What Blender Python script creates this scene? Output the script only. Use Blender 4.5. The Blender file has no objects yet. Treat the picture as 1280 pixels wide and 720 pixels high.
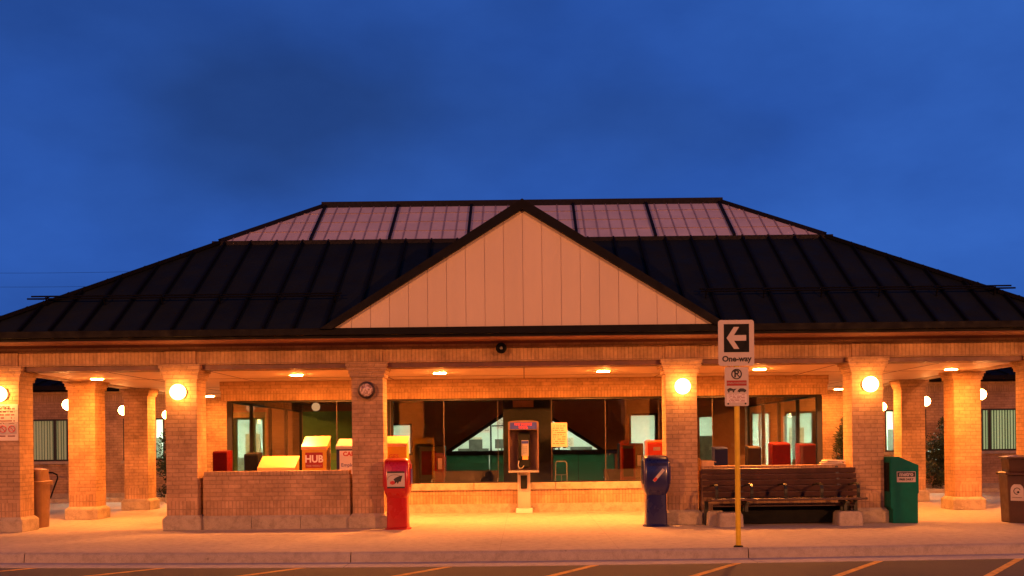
import bpy, math, random
from mathutils import Vector, Matrix
R = math.radians
random.seed(7)
S = bpy.context.scene
C = S.collection
OFF = {}

# ------------------------------------------------------------------ helpers
class MB:
    def __init__(s): s.v = []; s.f = []; s.m = []; s.sm = []
    def add(s, vs, fs, m=0, sm=False):
        n = len(s.v); s.v += [tuple(p) for p in vs]
        for f in fs: s.f.append(tuple(i + n for i in f)); s.m.append(m); s.sm.append(sm)
        return s
    def box(s, x0, x1, y0, y1, z0, z1, m=0):
        return s.add([(x0,y0,z0),(x1,y0,z0),(x1,y1,z0),(x0,y1,z0),(x0,y0,z1),(x1,y0,z1),(x1,y1,z1),(x0,y1,z1)],
                     [(0,3,2,1),(4,5,6,7),(0,1,5,4),(1,2,6,5),(2,3,7,6),(3,0,4,7)], m)
    def fru(s, cx, cy, w0, d0, w1, d1, z0, z1, m=0):
        a, b, c, d = w0/2, d0/2, w1/2, d1/2
        return s.add([(cx-a,cy-b,z0),(cx+a,cy-b,z0),(cx+a,cy+b,z0),(cx-a,cy+b,z0),
                      (cx-c,cy-d,z1),(cx+c,cy-d,z1),(cx+c,cy+d,z1),(cx-c,cy+d,z1)],
                     [(0,3,2,1),(4,5,6,7),(0,1,5,4),(1,2,6,5),(2,3,7,6),(3,0,4,7)], m)
    def prism_y(s, poly, y0, y1, m=0):            # poly in (x,z), counter-clockwise seen from -Y
        n = len(poly)
        vs = [(x,y0,z) for x,z in poly] + [(x,y1,z) for x,z in poly]
        fs = [tuple(range(n)), tuple(reversed(range(n,2*n)))]
        for i in range(n):
            j = (i+1) % n; fs.append((j, i, i+n, j+n))
        return s.add(vs, fs, m)
    def prism_x(s, poly, x0, x1, m=0):            # poly in (y,z), counter-clockwise seen from +X
        n = len(poly)
        vs = [(x1,y,z) for y,z in poly] + [(x0,y,z) for y,z in poly]
        fs = [tuple(range(n)), tuple(reversed(range(n,2*n)))]
        for i in range(n):
            j = (i+1) % n; fs.append((j, i, i+n, j+n))
        return s.add(vs, fs, m)
    def prism_z(s, poly, z0, z1, m=0):
        n = len(poly)
        vs = [(x,y,z1) for x,y in poly] + [(x,y,z0) for x,y in poly]
        fs = [tuple(range(n)), tuple(reversed(range(n,2*n)))]
        for i in range(n):
            j = (i+1) % n; fs.append((j, i, i+n, j+n))
        return s.add(vs, fs, m)
    def bar(s, p0, p1, w, h, up=(0,0,1), m=0):
        p0, p1, up = Vector(p0), Vector(p1), Vector(up)
        d = (p1-p0).normalized(); a = d.cross(up)
        if a.length < 1e-4: a = d.cross(Vector((1,0,0)))
        a.normalize(); b = a.cross(d).normalized()
        a = a*w/2; b = b*h/2
        vs = [p0-a-b,p0+a-b,p0+a+b,p0-a+b,p1-a-b,p1+a-b,p1+a+b,p1-a+b]
        return s.add(vs, [(0,1,2,3),(7,6,5,4),(1,0,4,5),(2,1,5,6),(3,2,6,7),(0,3,7,4)], m)
    def tube(s, pts, r, n=10, m=0, cap=True):
        pts = [Vector(p) for p in pts]; rr = r if isinstance(r, (list,tuple)) else [r]*len(pts)
        k = len(pts); vs = []; prev = None
        for i, p in enumerate(pts):
            d = (pts[min(i+1,k-1)] - pts[max(i-1,0)]).normalized()
            if prev is None:
                a = d.cross(Vector((0,0,1)));
                if a.length < 1e-3: a = d.cross(Vector((0,1,0)))
            else:
                a = prev - d*prev.dot(d)
            a.normalize(); prev = a; b = d.cross(a)
            for j in range(n):
                t = 2*math.pi*j/n
                vs.append(p + (a*math.cos(t) + b*math.sin(t))*rr[i])
        fs = []
        for i in range(k-1):
            for j in range(n):
                q = (j+1) % n
                fs.append((i*n+j, i*n+q, (i+1)*n+q, (i+1)*n+j))
        s.add(vs, fs, m, True)
        if cap:
            base = len(s.v) - k*n
            s.f.append(tuple(base+j for j in reversed(range(n)))); s.m.append(m); s.sm.append(False)
            s.f.append(tuple(base+(k-1)*n+j for j in range(n))); s.m.append(m); s.sm.append(False)
        return s
    def lathe(s, c, prof, n=24, m=0, axis='z'):    # prof: (r, h)
        vs = []
        for r, h in prof:
            for j in range(n):
                t = 2*math.pi*j/n; a, b = r*math.cos(t), r*math.sin(t)
                if axis == 'z': vs.append((c[0]+a, c[1]+b, c[2]+h))
                else: vs.append((c[0]+a, c[1]-h, c[2]+b))         # axis 'y': h grows towards -Y
        fs = []
        for i in range(len(prof)-1):
            for j in range(n):
                q = (j+1) % n; fs.append((i*n+j, i*n+q, (i+1)*n+q, (i+1)*n+j))
        fs.append(tuple(reversed(range(n)))); fs.append(tuple((len(prof)-1)*n+j for j in range(n)))
        return s.add(vs, fs, m, True)
    def sphere(s, c, r, nu=24, nv=14, m=0, sq=(1,1,1)):
        vs = []; fs = []
        for i in range(nv+1):
            p = math.pi*i/nv
            for j in range(nu):
                t = 2*math.pi*j/nu
                vs.append((c[0]+sq[0]*r*math.sin(p)*math.cos(t), c[1]+sq[1]*r*math.sin(p)*math.sin(t), c[2]+sq[2]*r*math.cos(p)))
        for i in range(nv):
            for j in range(nu):
                q = (j+1) % nu; fs.append((i*nu+j, (i+1)*nu+j, (i+1)*nu+q, i*nu+q))
        return s.add(vs, fs, m, True)
    def loft(s, rings, m=0, k=5):                  # rings: (cx,cy,z,w,d,r)
        vs = []; n = 4*k
        for cx, cy, z, w, d, r in rings:
            r = min(r, w/2-1e-4, d/2-1e-4)
            for q, (sx, sy) in enumerate(((1,1),(-1,1),(-1,-1),(1,-1))):
                for i in range(k):
                    t = math.pi/2*(q + i/(k-1))
                    vs.append((cx+sx*(w/2-r)+r*math.cos(t), cy+sy*(d/2-r)+r*math.sin(t), z))
        fs = []
        for i in range(len(rings)-1):
            for j in range(n):
                q = (j+1) % n; fs.append((i*n+j, i*n+q, (i+1)*n+q, (i+1)*n+j))
        fs.append(tuple(reversed(range(n)))); fs.append(tuple((len(rings)-1)*n+j for j in range(n)))
        return s.add(vs, fs, m, True)
    def wall(s, x0, x1, z0, z1, y0, y1, holes, m=0):
        xs = sorted({x0, x1} | {min(max(h[k], x0), x1) for h in holes for k in (0,1)})
        for a, b in zip(xs, xs[1:]):
            hs = sorted((h[2], h[3]) for h in holes if h[0] < (a+b)/2 < h[1])
            z = z0
            for c, d in hs:
                if c > z + 1e-4: s.box(a, b, y0, y1, z, c, m)
                z = max(z, d)
            if z < z1 - 1e-4: s.box(a, b, y0, y1, z, z1, m)
        return s
    def build(s, name, mats, parent=None, at=None, bevel=0, angle=35):
        if not isinstance(mats, (list, tuple)): mats = [mats]
        me = bpy.data.meshes.new(name)
        if at is None:
            off = OFF.get(parent.name, Vector()) if parent else Vector()
            vs = [tuple(Vector(v) - off) for v in s.v]; loc = Vector()
            OFFn = off
        else:
            off = OFF.get(parent.name, Vector()) if parent else Vector()
            vs = s.v; loc = Vector(at) - off; OFFn = Vector(at)
        me.from_pydata(vs, [], s.f)
        for q in mats: me.materials.append(q)
        me.polygons.foreach_set('material_index', s.m)
        me.polygons.foreach_set('use_smooth', s.sm)
        me.update()
        o = bpy.data.objects.new(name, me); C.objects.link(o)
        o.location = loc
        if parent: o.parent = parent
        OFF[o.name] = OFFn
        if bevel:
            b = o.modifiers.new('bevel', 'BEVEL'); b.width = bevel; b.segments = 2; b.limit_method = 'ANGLE'; b.angle_limit = R(40)
        if any(s.sm) and hasattr(me, 'set_sharp_from_angle'): me.set_sharp_from_angle(angle=R(angle))
        return o

def tag(o, label=None, cat=None, group=None, kind=None):
    if label: o['label'] = label
    if cat: o['category'] = cat
    if group: o['group'] = group
    if kind: o['kind'] = kind
    return o
def thing(name, label, cat, loc=(0,0,0), group=None):
    o = bpy.data.objects.new(name, None); C.objects.link(o); o.location = loc
    o.empty_display_size = .2; OFF[o.name] = Vector(loc)
    return tag(o, label, cat, group)
def copy_tree(o, loc=None, parent=None):
    c = o.copy(); C.objects.link(c)
    if parent is not None: c.parent = parent
    if loc is not None: c.location = loc
    for ch in list(o.children): copy_tree(ch, None, c)
    return c
def text(body, size, loc, m, parent, name='lettering', rot=0, sx=1, ext=.0015, bold=0, align='CENTER'):
    cu = bpy.data.curves.new(name, 'FONT'); cu.body = body; cu.size = size; cu.align_x = align; cu.align_y = 'CENTER'
    cu.extrude = ext; cu.offset = bold; cu.resolution_u = 3
    t = bpy.data.objects.new('tmp', cu); C.objects.link(t)
    bpy.context.view_layer.update()
    dg = bpy.context.evaluated_depsgraph_get()
    me = bpy.data.meshes.new_from_object(t.evaluated_get(dg))
    bpy.data.objects.remove(t); bpy.data.curves.remove(cu)
    me.transform(Matrix.Diagonal((sx,1,1,1))); me.transform(Matrix.Rotation(rot,4,'Z')); me.transform(Matrix.Rotation(math.pi/2,4,'X'))
    me.name = name
    me.materials.clear(); me.materials.append(m)
    o = bpy.data.objects.new(name, me); C.objects.link(o)
    o.location = Vector(loc) - OFF.get(parent.name, Vector()); o.parent = parent
    OFF[o.name] = Vector(loc)
    return o

# ------------------------------------------------------------------ materials
class NT:
    def __init__(s, name):
        s.mat = bpy.data.materials.new(name); s.mat.use_nodes = True
        s.t = s.mat.node_tree; s.t.nodes.clear(); s.out = s.n('ShaderNodeOutputMaterial')
    def n(s, ty, **k):
        x = s.t.nodes.new(ty)
        for a, b in k.items(): setattr(x, a, b)
        return x
    def l(s, a, b): s.t.links.new(a, b)
def rgb(*c): return (*c, 1)
def mixc(N, fac, a, b, mode='MIX'):
    x = N.n('ShaderNodeMix', data_type='RGBA', blend_type=mode)
    for inp, v in ((x.inputs[0], fac), (x.inputs[6], a), (x.inputs[7], b)):
        if hasattr(v, 'links') or hasattr(v, 'is_output'): N.l(v, inp)
        else: inp.default_value = v
    return x.outputs[2]
def noise(N, vec, scale, detail=4, rough=.6):
    x = N.n('ShaderNodeTexNoise'); x.inputs['Scale'].default_value = scale; x.inputs['Detail'].default_value = detail
    x.inputs['Roughness'].default_value = rough
    if vec is not None: N.l(vec, x.inputs['Vector'])
    return x.outputs['Fac']
def ramp(N, fac, stops):
    x = N.n('ShaderNodeValToRGB'); e = x.color_ramp.elements
    while len(e) < len(stops): e.new(.5)
    for q, (p, c) in zip(e, stops): q.position = p; q.color = c if len(c) == 4 else (*c, 1)
    N.l(fac, x.inputs[0]); return x.outputs[0]
def math_(N, op, a, b=None):
    x = N.n('ShaderNodeMath', operation=op)
    for i, v in enumerate((a, b)):
        if v is None: continue
        if hasattr(v, 'is_output'): N.l(v, x.inputs[i])
        else: x.inputs[i].default_value = v
    return x.outputs[0]
def principled(name, col, rough=.6, metal=0, var=.15, vscale=6, bump=.0, bscale=60, spec=.5, coat=0, streak=False):
    N = NT(name); p = N.n('ShaderNodeBsdfPrincipled'); tc = N.n('ShaderNodeTexCoord').outputs['Object']
    vec = tc
    if streak:
        mp = N.n('ShaderNodeMapping'); mp.inputs['Scale'].default_value = (1, 1, .12); N.l(tc, mp.inputs[0]); vec = mp.outputs[0]
    f = noise(N, vec, vscale, 5)
    lo = tuple(c*(1-var) for c in col); hi = tuple(min(1, c*(1+var)) for c in col)
    c = ramp(N, f, [(.3, lo), (.7, hi)])
    N.l(c, p.inputs['Base Color'])
    rr = ramp(N, noise(N, tc, vscale*2.3, 4), [(.3, (rough*.8,)*3), (.7, (min(1, rough*1.2),)*3)])
    N.l(rr, p.inputs['Roughness'])
    p.inputs['Metallic'].default_value = metal; p.inputs['Specular IOR Level'].default_value = spec
    if coat: p.inputs['Coat Weight'].default_value = coat; p.inputs['Coat Roughness'].default_value = .15
    if bump:
        b = N.n('ShaderNodeBump'); b.inputs['Strength'].default_value = bump; b.inputs['Distance'].default_value = .01
        N.l(noise(N, tc, bscale, 3), b.inputs['Height']); N.l(b.outputs[0], p.inputs['Normal'])
    N.l(p.outputs[0], N.out.inputs[0]); return N.mat
def emis(name, col, st):
    N = NT(name); e = N.n('ShaderNodeEmission'); e.inputs[0].default_value = (*col, 1); e.inputs[1].default_value = st
    N.l(e.outputs[0], N.out.inputs[0]); return N.mat
def brick(name, bw=.24, bh=.079, c1=(.54,.35,.20), c2=(.43,.27,.15), mortar=(.36,.235,.135), offset=.5, ms=.009):
    N = NT(name); p = N.n('ShaderNodeBsdfPrincipled')
    tc = N.n('ShaderNodeTexCoord').outputs['Object']; sp = N.n('ShaderNodeSeparateXYZ'); N.l(tc, sp.inputs[0])
    u = math_(N, 'ADD', sp.outputs[0], sp.outputs[1]); cb = N.n('ShaderNodeCombineXYZ')
    N.l(u, cb.inputs[0]); N.l(sp.outputs[2], cb.inputs[1])
    b = N.n('ShaderNodeTexBrick'); b.offset = offset; N.l(cb.outputs[0], b.inputs['Vector'])
    b.inputs['Color1'].default_value = (*c1, 1); b.inputs['Color2'].default_value = (*c2, 1); b.inputs['Mortar'].default_value = (*mortar, 1)
    b.inputs['Scale'].default_value = 1; b.inputs['Mortar Size'].default_value = ms; b.inputs['Mortar Smooth'].default_value = .2
    b.inputs['Brick Width'].default_value = bw; b.inputs['Row Height'].default_value = bh; b.inputs['Bias'].default_value = -.1
    oi = N.n('ShaderNodeObjectInfo').outputs['Random']
    va = N.n('ShaderNodeVectorMath', operation='ADD'); N.l(tc, va.inputs[0]); N.l(math_(N, 'MULTIPLY', oi, 40.), va.inputs[1])
    n1 = noise(N, va.outputs[0], 1.6, 6, .65)
    c = mixc(N, 1., b.outputs['Color'], ramp(N, n1, [(.3, (.62,.60,.58)), (.65, (1.12,1.10,1.07))]), 'MULTIPLY')
    n2 = noise(N, va.outputs[0], 14, 4)
    c = mixc(N, 1., c, ramp(N, n2, [(.3, (.85,.83,.82)), (.7, (1.08,1.08,1.08))]), 'MULTIPLY')
    N.l(c, p.inputs['Base Color']); p.inputs['Roughness'].default_value = .85; p.inputs['Specular IOR Level'].default_value = .25
    h = math_(N, 'SUBTRACT', 1.0, b.outputs['Fac']); h = math_(N, 'ADD', h, math_(N, 'MULTIPLY', n2, .5))
    bp = N.n('ShaderNodeBump'); bp.inputs['Strength'].default_value = .5; bp.inputs['Distance'].default_value = .012
    N.l(h, bp.inputs['Height']); N.l(bp.outputs[0], p.inputs['Normal'])
    N.l(p.outputs[0], N.out.inputs[0]); return N.mat
def concrete(name, col, stain=.45, joints=False, rough=.85):
    N = NT(name); p = N.n('ShaderNodeBsdfPrincipled')
    tc = N.n('ShaderNodeTexCoord').outputs['Object']
    c0 = ramp(N, noise(N, tc, .5, 8, .7), [(.3, tuple(x*(1-stain*.5) for x in col)), (.62, col)])
    c1 = mixc(N, 1., c0, ramp(N, noise(N, tc, 7, 6, .7), [(.3, (1-stain,)*3), (.55, (1,)*3)]), 'MULTIPLY')
    c2 = mixc(N, 1., c1, ramp(N, noise(N, tc, 90, 3), [(.3, (.8,)*3), (.7, (1.12,)*3)]), 'MULTIPLY')
    # spots of gum and drips
    vo = N.n('ShaderNodeTexVoronoi'); vo.inputs['Scale'].default_value = 3.3; N.l(tc, vo.inputs['Vector'])
    c2 = mixc(N, 1., c2, ramp(N, vo.outputs['Distance'], [(.045, (.62,.6,.58)), (.07, (1,1,1))]), 'MULTIPLY')
    if joints:
        sp = N.n('ShaderNodeSeparateXYZ'); N.l(tc, sp.inputs[0])
        for ax, per, wd in ((0, 1.8, .012), (1, 1.5, .012)):
            m = math_(N, 'PINGPONG', math_(N, 'ADD', sp.outputs[ax], .4), per/2)
            c2 = mixc(N, math_(N, 'MULTIPLY', math_(N, 'LESS_THAN', m, wd/2), .3), c2, rgb(.16,.13,.11))
    N.l(c2, p.inputs['Base Color']); p.inputs['Roughness'].default_value = rough; p.inputs['Specular IOR Level'].default_value = .35
    b = N.n('ShaderNodeBump'); b.inputs['Strength'].default_value = .45; b.inputs['Distance'].default_value = .008
    N.l(noise(N, tc, 45, 6, .7), b.inputs['Height']); N.l(b.outputs[0], p.inputs['Normal'])
    N.l(p.outputs[0], N.out.inputs[0]); return N.mat
def glass(name, tint=(.94,.96,.94), lo=.07, hi=.55):
    N = NT(name); tr = N.n('ShaderNodeBsdfTransparent'); tr.inputs[0].default_value = (*tint, 1)
    g = N.n('ShaderNodeBsdfGlossy'); g.inputs['Roughness'].default_value = .012; g.inputs[0].default_value = (.95,.95,.95,1)
    lw = N.n('ShaderNodeLayerWeight'); lw.inputs[0].default_value = .5
    f = math_(N, 'POWER', lw.outputs['Facing'], 3.); f = math_(N, 'MULTIPLY', f, hi); f = math_(N, 'ADD', f, lo)
    mx = N.n('ShaderNodeMixShader'); N.l(f, mx.inputs[0]); N.l(tr.outputs[0], mx.inputs[1]); N.l(g.outputs[0], mx.inputs[2])
    N.l(mx.outputs[0], N.out.inputs[0]); return N.mat

M = {}
M['brick'] = brick('buff_brick')
M['soldier'] = brick('soldier_brick', bw=.072, bh=.40, offset=0, ms=.010)
M['stone'] = concrete('plinth_stone', (.50,.41,.29), .38)
M['walk'] = concrete('sidewalk_concrete', (.48,.41,.34), .30, joints=True)
M['kerb'] = concrete('kerb_concrete', (.42,.36,.31), .3)
M['gutter'] = concrete('gutter_concrete', (.46,.42,.40), .3)
M['ceiling'] = principled('soffit_paint', (.66,.50,.36), .6, var=.05, vscale=2)
M['lintel'] = principled('lintel_paint', (.13,.05,.03), .5, var=.2)
M['soffit'] = principled('brown_soffit', (.20,.075,.045), .6, var=.15)
M['roofrib'] = principled('roof_rib', (.003,.003,.004), .7, spec=.1)
M['roof'] = principled('roof_metal', (.007,.0105,.0095), .7, metal=.0, var=.3, vscale=1.2, bump=.15, bscale=3, streak=True, spec=.2)
M['fascia'] = principled('fascia_metal', (.0035,.0025,.002), .6, spec=.15, var=.3, vscale=2)
M['skylight'] = principled('skylight_fibreglass', (.66,.56,.50), .5, var=.10, vscale=2.2, streak=True)
M['skyframe'] = principled('skylight_frame', (.006,.004,.004), .6, spec=.2, var=.2)
M['skybar'] = principled('skylight_bar', (.34,.25,.23), .5, var=.2)
M['gable'] = principled('gable_panel', (.62,.49,.33), .55, var=.06, vscale=1.5, streak=True)
M['dark'] = principled('dark_frame', (.018,.016,.014), .4, var=.2)
M['alu'] = principled('joint_metal', (.13,.10,.085), .4, metal=.6, var=.1)
M['glass'] = glass('clear_glass')
M['greenglass'] = glass('green_glass', (.24,.30,.24), .04, .3)
M['hallwall'] = principled('hall_wall', (.5,.24,.12), .6, var=.1)
M['hallfloor'] = principled('hall_floor', (.08,.05,.035), .25, var=.2, vscale=2)
M['hallceil'] = principled('hall_ceiling', (.40,.22,.12), .7, var=.1)
M['greenwall'] = principled('green_wall', (.18,.46,.16), .7, var=.1)
M['room'] = principled('office_wall', (.66,.74,.64), .7, var=.05)
M['roomdark'] = principled('office_furnishing', (.10,.10,.08), .5, var=.3)
M['tube'] = emis('fluorescent_tube', (.86,1,.78), 60)
M['tube2'] = emis('bright_fluorescent_tube', (.86,1,.80), 360)
M['globe'] = emis('lit_globe', (1,.36,.075), 38)
M['globe_side'] = emis('lit_side_globe', (1,.36,.085), 110)
M['lens'] = emis('lit_downlight', (1,.285,.048), 3000)
M['lenstrim'] = principled('downlight_trim', (.6,.5,.4), .4, metal=.3)
M['darkmetal'] = principled('dark_bronze', (.05,.03,.022), .4, metal=.4, var=.2)
M['bright'] = principled('bright_card', (.80,.76,.72), .5, var=.04)
M['white'] = principled('white_sheet', (.50,.44,.40), .6, var=.05, spec=.2)
M['black'] = principled('black_paint', (.005,.006,.006), .6, var=.2, spec=.15)
M['letter_black'] = principled('letter_black', (.02,.02,.02), .6)
M['letter_red'] = principled('letter_red', (.5,.03,.03), .6)
M['yellowpaint'] = principled('post_yellow', (.66,.46,.012), .45, var=.12, vscale=9)
M['linepaint'] = principled('line_yellow', (.62,.34,.05), .8, var=.4, vscale=9)
M['red'] = principled('red_plastic', (.42,.008,.008), .3, var=.06, vscale=1, coat=.4)
M['darkred'] = principled('dark_red_paint', (.085,.001,.001), .6, var=.15, spec=.12)
M['orangered'] = principled('orange_red_paint', (.62,.06,.02), .35, var=.1)
M['blue'] = principled('navy_plastic', (.007,.010,.085), .3, var=.06, vscale=1, coat=.4)
M['bluedull'] = principled('dull_blue_paint', (.008,.014,.07), .6, var=.15, spec=.12)
M['yellow'] = principled('yellow_plastic', (.60,.33,.010), .4, var=.08)
M['yellowlid'] = principled('yellow_lid', (.74,.38,.14), .35, var=.05)
M['green'] = principled('green_steel', (.001,.13,.085), .55, var=.12, spec=.12)
M['label_red'] = principled('label_red', (.30,.008,.008), .5)
M['label_blue'] = principled('label_blue', (.02,.03,.30), .4)
M['wood'] = principled('bench_wood', (.065,.028,.02), .5, var=.35, vscale=5, bump=.4, bscale=30)
M['iron'] = principled('bench_iron', (.05,.055,.05), .4, metal=.7, var=.2)
M['silver'] = principled('brushed_steel', (.45,.42,.40), .35, metal=.7, var=.1)
M['phoneback'] = principled('booth_panel', (.12,.065,.055), .45, var=.08)
M['binbrown'] = principled('bin_brown', (.05,.019,.012), .45, var=.25, vscale=4)
M['bintan'] = principled('bin_tan', (.17,.085,.042), .5, var=.15)
M['paper'] = principled('notice_paper', (.75,.62,.45), .7, var=.04)
M['grey'] = principled('grey_metal', (.3,.3,.3), .4, metal=.5)
M['wingroof'] = principled('wing_roof', (.012,.010,.009), .9, var=.3, spec=.05)
M['bark'] = principled('shrub_bark', (.08,.05,.03), .8)
M['wire'] = principled('wire_black', (.02,.02,.03), .6)
M['polewood'] = principled('pole_wood', (.1,.07,.05), .8)
M['earth'] = principled('earth', (.10,.075,.05), .9, var=.3)

def asphalt():
    N = NT('asphalt'); p = N.n('ShaderNodeBsdfPrincipled'); tc = N.n('ShaderNodeTexCoord').outputs['Object']
    c = ramp(N, noise(N, tc, .7, 7, .7), [(.3, (.032,.025,.024)), (.7, (.052,.040,.038))])
    c = mixc(N, 1., c, ramp(N, noise(N, tc, 120, 2), [(.3, (.6,)*3), (.75, (1.5,)*3)]), 'MULTIPLY')
    N.l(c, p.inputs['Base Color']); p.inputs['Roughness'].default_value = .8
    b = N.n('ShaderNodeBump'); b.inputs['Strength'].default_value = .6; b.inputs['Distance'].default_value = .006
    N.l(noise(N, tc, 110, 3), b.inputs['Height']); N.l(b.outputs[0], p.inputs['Normal'])
    N.l(p.outputs[0], N.out.inputs[0]); return N.mat
M['asphalt'] = asphalt()
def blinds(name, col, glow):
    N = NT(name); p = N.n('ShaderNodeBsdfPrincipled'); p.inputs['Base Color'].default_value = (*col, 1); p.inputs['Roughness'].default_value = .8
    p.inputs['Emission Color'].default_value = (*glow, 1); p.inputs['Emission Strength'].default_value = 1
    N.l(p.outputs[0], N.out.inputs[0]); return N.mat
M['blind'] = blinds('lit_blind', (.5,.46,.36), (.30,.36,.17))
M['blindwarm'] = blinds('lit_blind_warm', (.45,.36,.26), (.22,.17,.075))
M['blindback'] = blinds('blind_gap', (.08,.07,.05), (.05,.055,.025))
def leaf():
    N = NT('leaf_green'); p = N.n('ShaderNodeBsdfPrincipled')
    n = noise(N, N.n('ShaderNodeTexCoord').outputs['Object'], 3, 3)
    N.l(ramp(N, n, [(.3, (.010,.020,.008)), (.7, (.03,.05,.018))]), p.inputs['Base Color']); p.inputs['Roughness'].default_value = .6
    N.l(p.outputs[0], N.out.inputs[0]); return N.mat
M['leaf'] = leaf()
def smallprint(name, base, ink, rows, cols, dens=.5):
    # rows of tiny print: broken dark dashes on a pale sheet
    N = NT(name); p = N.n('ShaderNodeBsdfPrincipled'); tc = N.n('ShaderNodeTexCoord').outputs['Generated']
    sp = N.n('ShaderNodeSeparateXYZ'); N.l(tc, sp.inputs[0])
    row = math_(N, 'MULTIPLY', sp.outputs[2], float(rows)); fr = math_(N, 'FRACT', row); fl = math_(N, 'FLOOR', row)
    inrow = math_(N, 'LESS_THAN', math_(N, 'ABSOLUTE', math_(N, 'SUBTRACT', fr, .5)), .22)
    cb = N.n('ShaderNodeCombineXYZ'); N.l(math_(N, 'FLOOR', math_(N, 'MULTIPLY', sp.outputs[0], float(cols))), cb.inputs[0]); N.l(fl, cb.inputs[1])
    wn = N.n('ShaderNodeTexWhiteNoise', noise_dimensions='2D'); N.l(cb.outputs[0], wn.inputs['Vector'])
    ink_on = math_(N, 'MULTIPLY', inrow, math_(N, 'LESS_THAN', wn.outputs['Value'], dens))
    mx = math_(N, 'MULTIPLY', math_(N, 'GREATER_THAN', sp.outputs[0], .1), math_(N, 'LESS_THAN', sp.outputs[0], .9))
    mz = math_(N, 'MULTIPLY', math_(N, 'GREATER_THAN', sp.outputs[2], .06), math_(N, 'LESS_THAN', sp.outputs[2], .94))
    f = math_(N, 'MULTIPLY', ink_on, math_(N, 'MULTIPLY', mx, mz))
    N.l(mixc(N, f, rgb(*base), rgb(*ink)), p.inputs['Base Color']); p.inputs['Roughness'].default_value = .6
    N.l(p.outputs[0], N.out.inputs[0]); return N.mat
M['print'] = smallprint('printed_sheet', (.72,.6,.5), (.25,.1,.08), 12, 26, .7)
M['print_pale'] = smallprint('printed_paper', (.75,.62,.45), (.4,.25,.15), 11, 18, .65)
M['print_towing'] = smallprint('printed_towing', (.66,.58,.55), (.3,.12,.12), 6, 24, .7)

# ------------------------------------------------------------------ ground
def kerb_y(x): return 16.24 + (.0085 if x < 0 else .0045)*min(abs(x), 12)**2
def kstrip(x0, x1, oy0, oy1, z0, z1, mb, step=.5, m=0):
    n = max(1, int((x1-x0)/step)); 
    for i in range(n):
        a = x0+(x1-x0)*i/n; b = x0+(x1-x0)*(i+1)/n
        ka, kb = kerb_y(a), kerb_y(b)
        mb.add([(a,ka+oy0,z0),(b,kb+oy0,z0),(b,kb+oy1,z0),(a,ka+oy1,z0),(a,ka+oy0,z1),(b,kb+oy0,z1),(b,kb+oy1,z1),(a,ka+oy1,z1)],
               [(4,5,6,7),(0,1,5,4)] + ([(2,3,7,6)] if oy1 < 1 else []), m)
tag(MB().box(-300,300,-60,400,-.6,-.15).build('road', M['asphalt']), kind='structure')
w = MB(); kstrip(-60, 60, .15, 24, -.15, 0, w, 1.0); tag(w.build('sidewalk', M['walk']), kind='structure')
k = MB(); cuts = [-60,-40,-27,-19.6,-13.4,-7.70,-2.62,3.32,9.2,15.1,27,40,60]
for a, b in zip(cuts, cuts[1:]):
    aa, bb = a+.008, b-.008; n = max(1, int((bb-aa)/.5))
    for i in range(n):
        p, q = aa+(bb-aa)*i/n, aa+(bb-aa)*(i+1)/n
        prof = [(.0,-.15),(.018,-.03),(.035,-.008),(.06,.004),(.15,.004)]
        vs = [(p,kerb_y(p)+y,z) for y,z in prof] + [(q,kerb_y(q)+y,z) for y,z in prof]
        k.add(vs, [(j,j+5,j+6,j+1) for j in range(4)], 0, True)
    for x in (aa, bb):
        k.add([(x,kerb_y(x)+y,z) for y,z in prof] + [(x,kerb_y(x)+.15,-.15)], [(0,1,2,3,4,5)])
ko = k.build('kerb', M['kerb']); tag(ko, kind='structure')
g = MB()
for a, b in zip(cuts, cuts[1:]): kstrip(a+.004, b-.004, -.62, 0, -.155, -.143, g)
tag(g.build('gutter', M['gutter']), kind='structure')
for i, (x, sl) in enumerate(((-9.35,.78),(-7.25,.9),(-5.30,.86),(-3.22,.74),(-1.12,.62),(.98,.56),(3.02,.6),(5.08,.66),(7.15,.66),(9.25,.66))):
    y0 = kerb_y(x)-.64; L = 5.0; w_ = .10
    x1, y1 = x - sl*L, y0-L
    mb = MB(); mb.prism_z([(x-w_*.6,y0),(x1-w_*.6,y1),(x1+w_*.6,y1),(x+w_*.6,y0)], -.15, -.1465)
    tag(mb.build('road_marking', M['linepaint']), kind='structure')

# ------------------------------------------------------------------ station pavilion
ST = thing('station_building', 'low brick bus station with dark hipped roof, pink skylight and cream front gable', 'building', (0,21,0))
YE, ZE, PI_, T = 20.2, 3.745, .612, 3.79          # eave line, eave height, pitch, run to the skylight kerb
AX, YB = 10.45, 34.5
roof = MB()
bx, by0, by1, zt = AX-T, YE+T, YB-T, ZE+PI_*T
roof.add([(-AX,YE,ZE),(AX,YE,ZE),(AX,YB,ZE),(-AX,YB,ZE),(-bx,by0,zt),(bx,by0,zt),(bx,by1,zt),(-bx,by1,zt)],
         [(0,3,2,1),(4,5,6,7),(0,1,5,4),(1,2,6,5),(2,3,7,6),(3,0,4,7)])
kk = 0
nrm = Vector((0,-PI_,1)).normalized()
X = .30
while X < AX-.15:
    t1 = min(T, AX-X)
    for sx in (-1, 1):
        roof.bar((sx*X, YE+.0, ZE+.02), (sx*X, YE+t1, ZE+PI_*t1+.02), .036, .09, nrm)
    X += .565
Y = YE+.9
while Y < YB-.5:
    t1 = min(T, Y-YE, YB-Y)
    for sx in (-1, 1):
        roof.bar((sx*AX, Y, ZE+.02), (sx*(AX-t1), Y, ZE+PI_*t1+.02), .05, .09, Vector((sx*PI_,0,1)))
    Y += .565
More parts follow.
